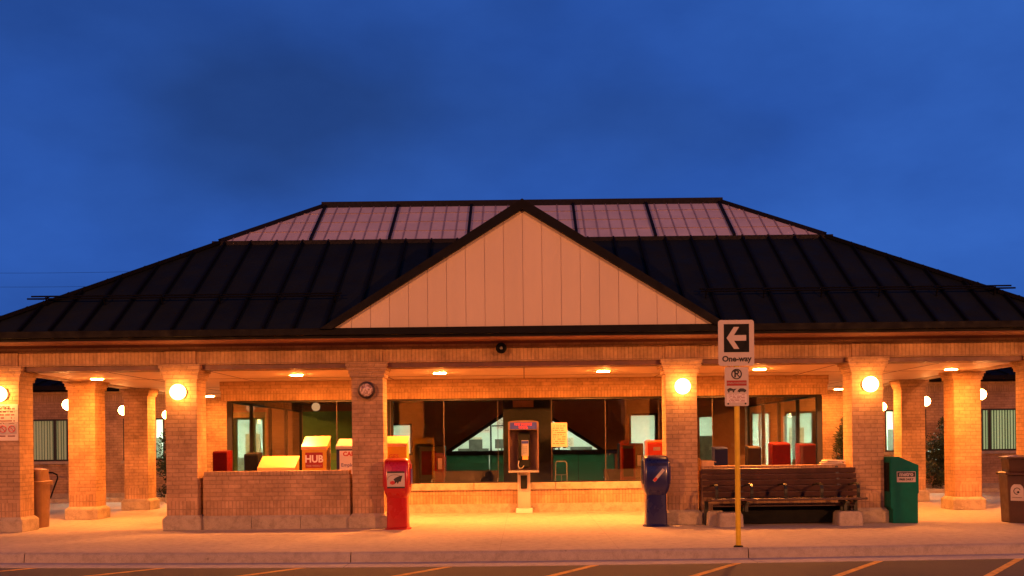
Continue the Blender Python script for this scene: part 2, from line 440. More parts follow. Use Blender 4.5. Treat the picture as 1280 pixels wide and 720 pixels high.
for sx in (-1, 1):
    roof.bar((sx*AX,YE,ZE+.02), (sx*bx,by0,zt+.02), .22, .07)
    roof.bar((sx*AX,YB,ZE+.02), (sx*bx,by1,zt+.02), .22, .07)
# cross seams
nb = 6
roof.m = [0]*nb + [1]*(len(roof.m)-nb)
RO = roof.build('roof', [M['roof'], M['roofrib']], ST)
fa = MB(); fa.box(-AX,AX,YE,YB,3.585,ZE-.002,0); fa.box(-AX+.02,AX-.02,YE+.02,YB-.02,3.57,3.584,1)
fa.box(-AX-.05,AX+.05,YE-.07,YE-.002,3.635,ZE+.02,0)       # gutter
for sx in (-1,1): fa.box(min(sx*AX,sx*(AX+.07))+sx*.002,max(sx*AX,sx*(AX+.07))+sx*.002,YE,YB,3.635,ZE+.02,0)
fa.build('fascia', [M['fascia'], M['soffit']], ST, bevel=.008)
# snow guard rails
for sx, a, b in ((-1, 3.55, 9.62), (1, 3.45, 9.55)):
    for tt, hh in ((.98,.16),(1.16,.12)):
        sg = MB(); y, z = YE+tt, ZE+PI_*tt+hh
        sg.tube([(sx*a,y,z),(sx*b,y,z)], .016, 8)
        if tt < 1:
            X = a+.1
            while X < b:
                sg.bar((sx*X, y-.03, z+.02), (sx*X, y+.05, z-hh-.02+.05), .02, .03)
                sg.bar((sx*X, y-.02, z+.0), (sx*X, y+.2, z+.08), .02, .02); X += 1.12
            sg.bar((sx*b,y,z),(sx*(b-.25),y+.18,z+.02),.03,.03)
        sg.build('snow_rail', M['roofrib'], RO)
MB().lathe((-8.0,24.6,4.5), [(.05,0),(.05,1.0),(.07,1.0),(.07,1.08)], 12).build('vent_pipe', M['darkmetal'], RO)
# skylight on top of the roof
zk = zt
sk = MB(); sk.box(-bx-.14,bx+.14,by0-.10,by1+.10,zk-.12,zk+.03)
for s2 in (0,1): pass
SK = sk.build('skylight', M['skyframe'], RO, bevel=.01)
sb, sy0, sz0, run = bx-.02, by0+.01, zk+.03, 1.94
sp_ = .606; sr, syr, szr = sb-run, sy0+run, sz0+sp_*run; sy1 = by1-.09; syb = sy1-run
MB().add([(-sb,sy0,sz0),(sb,sy0,sz0),(sb,sy1,sz0),(-sb,sy1,sz0),(-sr,syr,szr),(sr,syr,szr),(sr,syb,szr),(-sr,syb,szr)],
         [(4,5,6,7),(0,1,5,4),(1,2,6,5),(2,3,7,6),(3,0,4,7)]).build('glazing', M['skylight'], SK)
mj, mn = MB(), MB()
nk = Vector((0,-sp_,1)).normalized()
def skybar(mb, x, w, h):
    t1 = min(run, sb-abs(x))
    if t1 > .1:
        mb.bar((x,sy0,sz0+.01),(x,sy0+t1,sz0+sp_*t1+.01), w, h, nk)
for x in (-4.66,-2.93,-1.20,1.20,2.93,4.66): skybar(mj, x, .06, .09)
for i in range(-6, 60):
    xx = -4.66 + .2883*i
    if abs(xx) < sb-.15 and min(abs(xx-q) for q in (-4.66,-2.93,-1.20,.53,1.20,2.93,4.66)) > .1: skybar(mn, xx, .015, .022)
for fr in (.24,.5,.76):
    t = run*fr; hx = sb-t
    mn.bar((-hx,sy0+t,sz0+sp_*t+.008),(hx,sy0+t,sz0+sp_*t+.006),.012,.018,nk)
for sx in (-1,1):
    mj.bar((sx*sb,sy0,sz0+.01),(sx*sr,syr,szr+.01),.12,.12)
    mj.bar((sx*sb,sy1,sz0+.01),(sx*sr,syb,szr+.01),.12,.12)
    mj.bar((sx*sr,syr,szr),(sx*sr,syb,szr),.14,.14)
    for i in range(1,8):
        y = sy0+run+(syb-syr)*i/8
        mj.bar((sx*sb,y,sz0+.01),(sx*sr,y,szr+.01),.06,.09,Vector((sx*sp_,0,1)))
mj.bar((-sr-.05,syr,szr+.01),(sr+.05,syr,szr+.01),.18,.16)
mj.bar((-sr-.05,syb,szr+.01),(sr+.05,syb,szr+.01),.18,.16)
mj.box(-sr,sr,syr,syb,szr+.01,szr+.05)
mj.bar((-sb-.08,sy0-.05,sz0-.03),(sb+.08,sy0-.05,sz0-.03),.10,.06)
mj.build('ridge_frame', M['skyframe'], SK); mn.build('glazing_bar', M['skybar'], SK)
# gable
gs, gz = .617, 3.80
gb = MB()
ax = 6.06
hw = (ax-gz)/gs
gb.prism_y([(-hw,gz),(hw,gz),(0,ax)], YE+.02, 24.3)
GB = gb.build('gable', M['fascia'], RO)
fr = MB()
th = .10
for sx in (-1,1):
    p = [(sx*(hw+.1),gz-.06),(0,ax+.04),(0,ax-th-.05),(sx*(hw-.13),gz-.06)]
    if sx > 0: p = p[::-1]
    fr.prism_y(p, YE-.14, YE+.05)
fr.build('rake_trim', M['fascia'], GB)
gi, gzi = 3.52, 3.765
pn = MB(); gw = .353
for i in range(-10, 10):
    a, b = i*gw+.0045, (i+1)*gw-.0045
    f = lambda x: 5.935 - gs*abs(x)
    za, zb = f(a), f(b)
    if max(za, zb) < gzi+.01: continue
    if za <= gzi: a = -(5.935-gzi)/gs; za = gzi
    if zb <= gzi: b = (5.935-gzi)/gs; zb = gzi
    pts = [(a,gzi),(b,gzi)] + ([(b,zb)] if zb > gzi+1e-4 else []) + ([(a,za)] if za > gzi+1e-4 else [])
    if len(pts) >= 3: pn.prism_y(pts, YE-.03, YE+.01)
pn.prism_y([(-(5.93-gzi)/gs,gzi),((5.93-gzi)/gs,gzi),(0,5.93)], YE-.018, YE+.008)
pn.build('gable_panel', M['gable'], GB)
# ceiling and beams
ce = MB()
ce.box(-9.75,9.75,21.55,33.45,3.09,3.14)
ce.build('ceiling', M['ceiling'], ST)
cj = MB()
for x in (-8.2,-6.2,-3.0,0,3.0,6.2,8.2): cj.box(x-.012,x+.012,21.6,33.4,3.084,3.0895)
for y in (24.0,27.5,30.8): cj.box(-9.74,9.74,y-.012,y+.012,3.0845,3.0895)
cj.build('ceiling_joint', M['lintel'], ST)
bm = MB()
bm.box(-10.2,10.2,21.0,21.6,3.18,3.44,1); bm.box(-10.2,10.2,20.975,21.6,3.44,3.52,0)
bm.box(-10.22,10.22,20.95,21.6,3.52,3.57,2)
for x in (-10.02,-6.6,-3.02,3.02,6.6,10.02): bm.box(x-.3,x+.3,20.965,21.0,3.18,3.44,1)
bm.build('beam', [M['brick'], M['soldier'], M['soffit']], ST)
MB().box(-10.15,10.15,21.045,21.58,3.088,3.18).build('lintel', M['lintel'], ST)
for sx in (-1,1):
    a, b = (-10.2,-9.76) if sx < 0 else (9.76,10.2)
    MB().box(a,b,21.6,33.45,3.08,3.5,0).build('side_beam', [M['brick']], ST)
# columns
cm = MB(); cm.box(-.3,.3,-.3,.3,.28,.56,1); cm.box(-.3,.3,-.3,.3,.56,2.90,0)
col0 = cm.build('column', [M['brick'], M['soldier']], ST, at=(-10.02,21.3,0))
pl = MB(); pl.fru(0,0,.74,.74,.74,.74,0,.225); pl.fru(0,0,.74,.74,.62,.62,.225,.285)
p0 = pl.build('plinth', M['stone'], col0, at=(-10.02,21.3,0), bevel=.012); p0.location = (0,0,0)
cp = MB()
for i, w_ in enumerate((.66,.70,.76,.80)): cp.box(-w_/2,w_/2,-w_/2,w_/2,2.90+.07*i+.001,2.90+.07*(i+1))
c0 = cp.build('capital', M['brick'], col0, at=(-10.02,21.3,0)); c0.location = (0,0,0)
for x in (-6.6,-3.02,3.02,6.6,10.02): copy_tree(col0, (x,.3,0), ST)
for sx in (-1,1):
    for y in (24.7,28.1,31.5):
        copy_tree(col0, (sx*9.9,y-21,0), ST)
# glazed front hall
YG = 25.3
hd = MB(); hd.box(-7.0,7.0,YG-.1,YG+.2,2.645,2.87,1); hd.box(-7.02,7.02,YG-.13,YG+.2,2.87,3.088,0)
hd.box(-7.0,-6.8,YG+.2,33.4,2.645,3.088,0); hd.box(6.8,7.0,YG+.2,33.4,2.645,3.088,0)
hd.build('bulkhead', [M['brick'], M['soldier']], ST)
sl = MB(); sl.box(-6.9,6.9,YG-.06,YG+.14,.20,.52,0)
sl.box(-6.9,-6.7,YG+.14,33.4,.20,.52,0); sl.box(6.7,6.9,YG+.14,33.4,.20,.52,0)
sl.box(-6.98,6.98,YG-.14,YG+.2,0,.17,1); sl.box(-6.94,6.94,YG-.12,YG+.2,.17,.20,1)
SW = sl.build('sill_wall', [M['soldier'], M['stone']], ST)
sc = MB()
for a, b in ((-6.97,-4.0),(-3.99,-1.19),(-1.18,.69),(.70,4.2),(4.21,6.97)): sc.box(a,b,YG-.10,YG+.16,.52,.685)
sc.box(-6.97,-6.67,YG+.16,33.4,.52,.685); sc.box(6.67,6.97,YG+.16,33.4,.52,.685)
sc.build('sill_cap', M['stone'], SW, bevel=.012)
gx = [-6.81,-5.57,-4.35,-3.11,-1.87,-.62,.62,1.87,3.11,4.35,5.57,6.81]
for i, (a, b) in enumerate(zip(gx, gx[1:])):
    MB().box(a+.006,b-.006,YG,YG+.012,.685,2.61).build('window_pane', M['glass'], ST)
wf = MB(); wf.box(-6.88,6.88,YG-.03,YG+.06,2.60,2.645); wf.box(-6.88,6.88,YG-.02,YG+.05,.685,.71)
for x in (-6.83,6.83): wf.box(x-.06,x+.06,YG-.03,YG+.09,.71,2.60)
wf.box(-3.19,-3.05,YG+.02,YG+.12,.71,2.60); 
for sx in (-1,1):
    for y in (27.3,29.3,31.3,33.3): wf.box(sx*6.83-.04,sx*6.83+.04,y-.04,y+.04,.71,2.6)
    wf.box(sx*6.83-.04,sx*6.83+.04,YG+.1,33.3,2.6,2.645)
wf.build('window_frame', M['dark'], ST)
for x in gx[1:-1]: MB().box(x-.006,x+.006,YG-.006,YG+.016,.71,2.60).build('window_joint', M['alu'], ST)
for sx in (-1,1):
    for a, b in zip((YG+.1,27.34,29.34,31.34),(27.26,29.26,31.26,33.26)):
        MB().box(sx*6.83-.006,sx*6.83+.006,a,b,.71,2.6).build('window_pane', M['glass'], ST)
# hall inside
MB().box(-6.7,6.7,YG+.25,33.4,.0,.012).build('hall_floor', M['hallfloor'], ST)
MB().box(-6.79,6.79,YG+.21,33.4,2.86,2.9).build('hall_ceiling', M['hallceil'], ST)
tb, tz, ta = 2.26, 1.36, 2.83
hw_ = MB()
hw_.wall(-6.75,6.75,0,2.86,33.4,33.5,[(-5.0,-3.5,1.30,2.17),(3.25,3.98,.0,2.39),(5.35,5.75,1.0,2.32),(-2.4,2.75,.25,1.24),(-tb,tb,tz,ta)],0)
hw_.prism_y([(-tb,tz),(0,ta),(-tb,ta)],33.4,33.5,0); hw_.prism_y([(tb,tz),(tb,ta),(0,ta)],33.4,33.5,0)
BW = hw_.build('hall_back_wall', M['hallwall'], ST)
tf = MB()
for sx in (-1,1): tf.bar((sx*(tb+.1),33.36,tz-.02),(0,33.36,ta+.04),.10,.09,(0,1,0))
tf.box(-tb-.2,tb+.55,33.33,33.42,1.23,1.365); tf.box(-1.06,-1.01,33.34,33.42,tz,2.15); tf.box(1.02,1.07,33.34,33.42,tz,2.15)
tf.box(-1.0,1.0,33.345,33.42,2.10,2.14)
tf.box(-5.05,-4.99,33.34,33.42,1.28,2.2); tf.box(-3.5,-3.44,33.34,33.42,1.28,2.2); tf.box(-5.05,-3.44,33.33,33.42,2.17,2.22); tf.box(-5.05,-3.44,33.33,33.42,1.25,1.3)
tf.box(3.19,3.25,33.34,33.42,0,2.45); tf.box(3.98,4.06,33.34,33.42,0,2.45); tf.box(3.19,4.06,33.33,33.42,2.39,2.45)
tf.build('frame', M['dark'], BW)
N = NT('frosted_green'); tl_ = N.n('ShaderNodeBsdfTranslucent'); tl_.inputs[0].default_value = (.13,.26,.17,1); df = N.n('ShaderNodeBsdfDiffuse'); df.inputs[0].default_value = (.16,.30,.2,1)
mx = N.n('ShaderNodeMixShader'); mx.inputs[0].default_value = .3; N.l(tl_.outputs[0], mx.inputs[1]); N.l(df.outputs[0], mx.inputs[2]); N.l(mx.outputs[0], N.out.inputs[0])
for a_, b_ in ((-2.4,-1.1),(-1.08,.28),(.30,1.62),(1.64,2.75)): MB().box(a_,b_,33.44,33.455,.25,1.24).build('green_panel', N.mat, BW)
# green partition inside the west end of the hall
gp = MB(); gp.box(-6.3,-3.75,31.0,31.1,0,2.55); gp.build('partition', M['greenwall'], ST)
# rooms behind: one lit back office strip
def room(name, x0, x1, y0=33.56, y1=37.0, z1=2.9, lamps=(), mat='room', parent=None, tube='tube'):
    r = MB(); r.box(x0,x1,y1,y1+.08,0,z1); r.box(x0-.08,x0,y0,y1+.08,0,z1); r.box(x1,x1+.08,y0,y1+.08,0,z1)
    r.box(x0,x1,y0,y1,z1,z1+.05); r.box(x0,x1,y0,y1,-.02,.02,1)
    ro = r.build(name, [M[mat], M['hallfloor']], parent)
    for a, b, y in lamps:
        MB().box(a,b,y,y+.3,z1-.03,z1-.005).build('ceiling_light', M[tube], ro)
    return ro
OR_ = room('office_room', -6.7, 6.6, lamps=((-5.2,-3.7,34.6),(-1.6,-.3,35.0),(.4,1.7,35.0),(3.1,4.6,34.6),(5.3,6.3,34.8)), parent=ST)
for x, z, w_, h in ((-1.75,1.45,.3,.35),(-.75,1.5,.5,.42),(.55,1.55,.5,.4),(1.3,1.45,.35,.3)): MB().box(x,x+w_,36.94,36.99,z,z+h).build('wall_notice', M['print_pale'], OR_)
for xx_ in (-1.6,-.75,.95): 
    mo = MB().box(xx_-.22,xx_+.22,35.5,35.54,1.42,1.72).box(xx_-.03,xx_+.03,35.48,35.56,1.36,1.42).box(xx_-.12,xx_+.12,35.42,35.62,1.34,1.36); mo.build('monitor', M['roomdark'], OR_)
MB().box(-2.3,2.3,35.2,35.8,1.30,1.34).build('desk_top', M['roomdark'], OR_)
MB().box(-1.75,-1.15,36.96,36.99,1.95,2.5).build('window_notice', M['print'], OR_)
MB().box(-.95,-.35,36.96,36.99,2.05,2.6).build('window_notice', M['print'], OR_)
for bb in ((-2.2,-1.2,36.0,36.4,.02,1.42),(-.5,.9,36.1,36.5,.02,1.46),(1.5,2.2,35.8,36.3,.02,1.44),(-4.9,-4.2,36,36.4,.02,1.5),(5.5,6.2,34.5,34.8,.02,1.75),(3.78,3.95,34.2,34.6,.02,1.6)): MB().box(*bb).build('office_cabinet', M['roomdark'], OR_)

# ------------------------------------------------------------------ brick wings behind
def wing(sx, label):
    W = thing('brick_wing', label, 'building', (sx*15,33.6,0), 'brick wings behind the canopy')
    def bx_(mb, x0, x1, *a): 
        x0, x1 = (x0, x1) if sx > 0 else (-x1, -x0); return mb.box(x0, x1, *a)
    m = MB()
    holes = [(8.0,8.95,0,2.44),(8.95,9.13,0,2.44),(11.05,12.32,1.19,2.48),(14.0,15.75,1.19,2.48),(17.5,19.2,1.19,2.48)]
    if sx > 0: holes.append((6.95,7.55,.3,2.44))
    if sx < 0: holes = [(-b,-a,c,d) for a,b,c,d in holes]
    a, b = (6.8,24) if sx > 0 else (-24,-6.8)
    m.wall(a,b,0,3.02,33.5,33.75,holes,0)
    bx_(m, 6.8,24,33.47,33.75,3.02,3.2,1); bx_(m,6.8,24,33.44,33.75,3.2,3.32,0)
    WL = m.build('wall', [M['brick'], M['soldier']], W)
    st = MB(); bx_(st, 9.13,24,33.40,33.5,0,.2); st.build('plinth', M['stone'], WL)
    r = MB()
    yf, yk, zf, zk2 = 32.95, 38.5, 3.36, 4.75
    aa, bb = (9.9,24.6) if sx > 0 else (-24.6,-9.9)
    r.prism_x([(yf,zf),(yk,zf),(yk,zk2),(yf,zf+.12)], aa, bb)
    X = aa+.2
    n2 = Vector((0,-(zk2-zf-.12)/(yk-yf),1)).normalized()
    while X < bb: r.bar((X,yf,zf+.13),(X,yk,zk2+.01),.05,.07,n2); X += .565
    r.prism_x([(yk,zf),(44,zf),(44,zf+.12),(yk,zk2)], aa, bb)
    r.build('roof', M['wingroof'], W)
    # windows with vertical blinds
    for (x0,x1,mull,kind) in ((14.0,15.75,14.27 if sx > 0 else 14.43,'b'),(17.5,19.2,18.3,'b'),(11.05,12.32,11.36,'o')):
        f = MB()
        bx_(f,x0,x0+.05,33.5,33.6,1.24,2.43); bx_(f,x1-.05,x1,33.5,33.6,1.24,2.43); bx_(f,x0,x1,33.5,33.6,1.19,1.24); bx_(f,x0,x1,33.5,33.6,2.43,2.48)
        bx_(f,mull-.035,mull+.035,33.51,33.59,1.24,2.43)
        WI = f.build('window', M['dark'], W)
        s_ = MB(); bx_(s_,x0-.06,x1+.06,33.42,33.5,1.10,1.185); s_.build('sill', M['stone'], WI)
        g_ = MB(); bx_(g_,x0+.05,x1-.05,33.55,33.558,1.24,2.43); g_.build('pane', M['glass'], WI)
        if kind == 'b':
            bl = MB(); X = x0+.09
            while X < x1-.06:
                xx = X*sx; an = .5+random.uniform(-.3,.3)
                dx, dy = .037*math.cos(an), .037*math.sin(an)*sx
                bl.add([(xx-dx,33.68-dy,1.22),(xx+dx,33.68+dy,1.22),(xx+dx,33.68+dy,2.45),(xx-dx,33.68-dy,2.45)],[(0,1,2,3)])
                bl.add([(xx-dx,33.684-dy,1.22),(xx+dx,33.684+dy,1.22),(xx+dx,33.684+dy,2.45),(xx-dx,33.684-dy,2.45)],[(3,2,1,0)])
                X += .085
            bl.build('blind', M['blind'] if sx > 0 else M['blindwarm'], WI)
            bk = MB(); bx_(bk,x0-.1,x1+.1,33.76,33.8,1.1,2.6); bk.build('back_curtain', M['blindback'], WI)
    # glazed door beside the hall
    d = MB()
    for x in ((8.27,8.36) if sx < 0 else (8.22,8.34)), (8.82,8.99), (7.98,8.04), (9.10,9.14): bx_(d,x[0],x[1],33.5,33.6,0,2.40)
    bx_(d,7.98,9.14,33.5,33.6,2.40,2.46); bx_(d,8.3,8.95,33.5,33.59,0,.25)
    if sx > 0: bx_(d,6.93,6.99,33.5,33.6,.3,2.4); bx_(d,7.2,7.24,33.5,33.6,.3,2.4); bx_(d,7.5,7.56,33.5,33.6,.3,2.4); bx_(d,6.93,7.56,33.5,33.6,2.4,2.45)
    DO = d.build('door', M['dark'], W)
    g_ = MB(); bx_(g_,8.04,9.10,33.555,33.563,.25,2.40); g_.build('door_pane', M['glass'], DO)
    x0, x1 = (6.75,13.2) if sx > 0 else (-13.2,-6.8)
    rm = room('back_room', x0, x1, y0=33.77, y1=37.2, lamps=((sx*8.6-.6,sx*8.6+.6,34.6),(sx*11.6-.6,sx*11.6+.6,34.9)), parent=W, tube='tube2')
    pm = principled('poster_brown', (.42,.24,.12), .6, var=.4, vscale=8)
    for bb in ((9.0,9.5,37.14,37.19,1.3,2.0),(8.55,8.8,34.9,34.94,1.35,2.0)): q = MB(); bx_(q,*bb); q.build('wall_poster', pm, rm)
    for bb in ((10.6,11.6,35.9,36.3,.02,1.5),(7.2,7.6,36.8,37.1,.02,1.7),(9.0,9.9,36.2,36.7,.02,1.2),(12.2,12.9,36.2,36.7,.02,1.9)): q = MB(); bx_(q,*bb); q.build('room_cabinet', M['roomdark'], rm)
    return W
wing(-1, 'brick wing with tan blinds in its windows behind the first side columns')
wing(1, 'brick wing with greenish blinds in its windows behind the large brown bin')

# ------------------------------------------------------------------ low walls
def low_wall(x0, x1, label, loc):
    L = thing('low_wall', label, 'wall', loc, 'low brick walls between front columns')
    m = MB(); m.box(x0,x1,21.12,21.42,.26,.54,1); m.box(x0,x1,21.12,21.42,.54,1.035,0); m.box(x0+.02,x1-.02,21.11,21.43,1.04,1.115,2)
    o = m.build('brick_face', [M['brick'], M['soldier'], brick('rowlock_brick', bw=.075, bh=.3, offset=0)], L)
    p = MB(); n = 3
    xs = [x0+(x1-x0)*i/n for i in range(n+1)]
    for a, b in zip(xs, xs[1:]):
        p.box(a+.004,b-.004,21.03,21.51,0,.21); p.fru((a+b)/2,21.27,b-a-.008,.48,b-a-.008,.34,.21,.262)
    p.build('plinth', M['stone'], L)
low_wall(-6.23,-3.39,'low brick wall with news boxes showing above it, nothing standing before it',(-4.81,21.27,0))
low_wall(3.39,6.23,'low brick wall standing behind the slatted wooden bench',(4.81,21.27,0))

# ------------------------------------------------------------------ lamps
def globe_lamp(x, y, z, label, face='front', lit=True, group='lit globe lamps on the brick columns'):
    o = thing('globe_lamp', label, 'lamp', (x,y,z), group)
    d = {'front': (0,-1), 'w': (-1,0), 'e': (1,0)}[face]
    # axis built towards -Y then rotated
    pl = MB().lathe((0,0,0), [(.135,0),(.135,.012),(.12,.02)], 8, axis='y'); pl.lathe((0,-.018,0), [(.07,0),(.06,.03),(.045,.05)], 16, axis='y')
    P = pl.build('wall_plate', M['darkmetal'], o, at=(x,y,z))
    gm = MB().sphere((0,-.19 if face == 'front' else -.125,0), .15 if face == 'front' else .12, 28, 16)
    G = gm.build('globe', M['globe' if face == 'front' else 'globe_side'], o, at=(x,y,z))
    if face != 'front':
        for q in (P, G): q.rotation_euler[2] = R(-90) if face == 'w' else R(90)
    return o
fx = [(-10.02,'lit globe lamp above the prohibition notice on its column'),
      (-6.6,'lit globe lamp on the column where the plain low wall begins'),
      (3.02,'lit globe lamp on the column behind the navy news box'),
      (6.6,'lit globe lamp on the column between wooden bench and green box'),
      (10.02,'lit globe lamp on the column behind the large brown bin')]
for x, lb in fx: globe_lamp(x, 21.0, 2.65, lb)
ords = ['first', 'second', 'third']
for sx, sn in ((-1,'w'),(1,'e')):
    for i, y in enumerate((24.7,28.1,31.5)):
        globe_lamp(sx*10.2, y, 2.58-.03*i, 'lit globe lamp on %s side column back from the %s' % (ords[i], 'notice column' if sx < 0 else 'brown bin'), sn)
# the dead lamp on the third column
o = thing('unlit_lamp', 'unlit clear glass globe lamp with dark ring on the brick column', 'lamp', (-3.02,21.0,2.65))
MB().box(-3.105,-2.935,20.98,21.0,2.565,2.735).lathe((-3.02,20.98,2.65), [(.08,0),(.07,.05)], 20, axis='y').build('wall_plate', M['darkmetal'], o)
MB().lathe((-3.02,20.95,2.65), [(.165,0),(.17,.03),(.165,.07),(.125,.08),(.125,.05)], 32, axis='y').build('rim', M['darkmetal'], o)  # dark ring stands for the refracted dark edge of the globe
N = NT('frosted_globe'); p = N.n('ShaderNodeBsdfPrincipled')
v = noise(N, N.n('ShaderNodeTexCoord').outputs['Object'], 22, 3)
N.l(ramp(N, v, [(.4, (.25,.14,.10)), (.6, (.75,.58,.5))]), p.inputs['Base Color']); p.inputs['Roughness'].default_value = .25; N.l(p.outputs[0], N.out.inputs[0])
MB().sphere((-3.02,20.90,2.65), .135, 28, 16, sq=(1,.55,1)).build('globe', N.mat, o)
o = thing('horn_speaker', 'small round black horn speaker with grey centre on front beam', 'speaker', (-.43,20.96,3.42))
MB().lathe((-.43,20.97,3.42), [(.05,0),(.05,.06),(.10,.12),(.105,.135),(.085,.13),(.03,.07)], 24, axis='y').build('horn', M['black'], o)
MB().sphere((-.43,20.86,3.42), .032, 14, 8).build('centre_cap', M['grey'], o)

dl = []
M['lens_dim'] = emis('lit_downlight_dim', (1,.285,.048), 1000)
M['lens_mid'] = emis('lit_downlight_mid', (1,.285,.048), 2000)
def downlight(x, y, label, lens='lens'):
    o = thing('downlight', label, 'ceiling light', (x,y,3.09), 'recessed lights in the canopy ceiling')
    MB().lathe((0,0,0), [(.165,-.001),(.16,-.014),(.128,-.017)], 28).build('trim_ring', M['lenstrim'], o, at=(x,y,3.09))
    MB().lathe((0,0,-.02), [(.124,0),(.124,-.003),(.02,-.0035)], 28).build('lens', M[lens], o, at=(x,y,3.09))
downlight(-1.75,22.7,'round lit ceiling light nearest the bird-emblem newspaper box')
downlight(1.65,22.7,'round lit ceiling light nearest the navy newspaper box with strip')
downlight(-4.75,22.8,'round lit ceiling light over the row of boxes with the yellow lids')
downlight(4.9,22.7,'round lit ceiling light over the space behind the wooden bench')
for sx in (-1,1):
    sd = 'tan bin' if sx < 0 else 'green box'
    downlight(sx*9.15,23.4,'round lit ceiling light at the front of the side walkway by the %s' % sd, 'lens_mid')
    downlight(sx*8.7,28.6,'round lit ceiling light halfway along the side walkway behind the %s' % sd, 'lens_mid')
    downlight(sx*9.3,32.3,'round lit ceiling light at the far end of the walkway behind the %s' % sd, 'lens_dim')

# ------------------------------------------------------------------ news boxes
def plastic_box(x, y, mat, label, sign):
    o = thing('newspaper_box', label, 'newspaper box', (x,y,0), 'news boxes beside the front columns')
    b = MB()
    b.loft([(x,y,.60,.37,.36,.05),(x,y,.68,.45,.44,.07),(x,y,.76,.49,.48,.07),(x,y,1.22,.49,.48,.07),(x,y+.02,1.29,.47,.42,.08),(x,y+.03,1.33,.42,.30,.08),(x,y+.04,1.345,.30,.18,.08)])
    b.box(x-.262,x-.24,y-.16,y+.12,.80,1.24); b.box(x+.24,x+.262,y-.16,y+.12,.80,1.24)
    B = b.build('cabinet', mat, o, angle=50)
    MB().box(x+.262,x+.272,y-.13,y+.1,.86,1.14).build('side_panel', M['label_blue'], B)
    p = MB(); p.loft([(x,y+.01,.03,.40,.38,.04),(x,y+.01,.3,.385,.37,.04),(x,y+.01,.64,.375,.36,.04)]); p.build('pedestal', mat, o, angle=50)
    MB().loft([(x,y,.0,.50,.46,.2),(x,y,.02,.50,.46,.2),(x,y,.045,.40,.38,.15)]).build('foot', mat, o, angle=50)
    yf = y-.2405
    if sign == 'bird':
        MB().box(x-.17,x+.16,yf-.006,yf+.004,.78,1.10).build('sign_plate', M['white'], B)
        MB().box(x-.17,x+.16,yf-.0075,yf-.0062,.78,.812).box(x-.17,x+.16,yf-.0075,yf-.0062,1.068,1.10).build('sign_band', M['letter_black'], B)
        yy = yf-.0075
        MB().prism_y([(x-.03,.86),(x+.01,.90),(x+.03,.86),(x+.055,.91),(x+.085,.90),(x+.10,.96),(x+.12,1.02),(x+.06,1.01),(x,.985),(x-.05,.95),(x-.03,.92)][::1], yy-.002, yy).build('emblem', M['letter_black'], B)
        MB().prism_y([(x-.12,.87),(x-.07,.845),(x-.03,.86),(x-.02,.90),(x-.06,.925),(x-.11,.91)], yy-.002, yy).build('emblem', M['letter_red'], B)
        arc = [(x-.02+.14*math.cos(t), yy-.001, .955+.08*math.sin(t)) for t in [R(a) for a in range(30,190,12)]]
        MB().tube(arc, .0035, 5).build('emblem', M['letter_black'], B)
    else:
        a = Vector((x-.06,yf-.004,.86)); b_ = Vector((x+.13,yf-.004,1.08))
        s = MB(); s.bar(a, b_, .055, .006, (0,-1,0)); s.build('sign_stripe', M['white'], B)
        s = MB(); s.bar(a+(b_-a)*.02+Vector((0,-.003,0)), a+(b_-a)*.28+Vector((0,-.003,0)), .05, .004, (0,-1,0)); s.build('sign_band', M['letter_red'], B)
        text('STAR', .05, tuple(a+(b_-a)*.62+Vector((0,-.005,0))), M['label_blue'], B, rot=math.atan2(.22,.19)) if False else None
        MB().box(x-.19,x+.19,yf-.004,yf+.003,1.15,1.20).build('pull_bar', mat, B)
    return o
plastic_box(-2.42,20.72,M['red'],'red newspaper box with a bird emblem plate and round foot','bird')
plastic_box(2.47,20.72,M['blue'],'navy blue newspaper box with a slanted pale strip','stripe')

def metal_box(x, y, w, d, zf, zb, mat, label, lid=None, group='news boxes standing in the covered area', z0=.55, lean=True):
    o = thing('news_box', label, 'newspaper box', (x,y,0), group)
    b = MB(); b.prism_x([(y-d/2,z0),(y+d/2,z0),(y+d/2,zb),(y-d/2+.02,zf),(y-d/2,zf-.03)], x-w/2, x+w/2)
    B = b.build('cabinet', mat, o, bevel=.012)
    s = (zb-zf)/(d-.02)
    if lid is not None:
        l = MB(); l.prism_x([(y-d/2-.02,zf-.02),(y-d/2-.02,zf-.045),(y-d/2+.01,zf+.004),(y+d/2,zb+.004),(y+d/2+.01,zb+.03),(y-d/2,zf+.022)][::1], x-w/2-.012, x+w/2+.012)
        l.build('lid', lid, o, bevel=.004)
    MB().box(x-w/2+.05,x+w/2-.05,y+d/2+.001,y+d/2+.012,z0+.15,zb-.14).build('display_window', M['black'], B)
    MB().box(x+w/2-.16,x+w/2-.05,y+d/2+.012,y+d/2+.05,zb-.12,zb-.03).build('coin_slot', M['silver'], B)
    MB().box(x-w*.3,x+w*.3,y-d*.3,y+d*.3,.04,z0).build('pedestal', mat, o)
    MB().box(x-w*.45,x+w*.45,y-d*.45,y+d*.45,0,.04).build('base_plate', M['black'], o)
    return o, B
metal_box(-6.30,22.75,.30,.42,1.50,1.52,M['darkred'],'small dark red news box at the column end of the plain low wall')
metal_box(-5.62,22.6,.29,.40,1.44,1.47,M['black'],'small black news box left of the wide yellow lid, above the low wall')
metal_box(-5.03,22.3,.74,.46,1.14,1.36,M['yellow'],'wide low yellow news box with sloping pale lid', M['yellowlid'])
o, B = metal_box(-4.22,22.1,.50,.44,1.56,1.76,M['yellow'],'tall yellow news box with a red HUB label', M['yellowlid'])
MB().box(-4.40,-4.05,21.872,21.879,1.15,1.46).build('sign_plate', M['label_red'], B)
text('HUB', .20, (-4.225,21.869,1.325), M['bright'], B, bold=.006, sx=.92)
text('FREE WEEKLY', .05, (-4.225,21.869,1.19), M['white'], B)
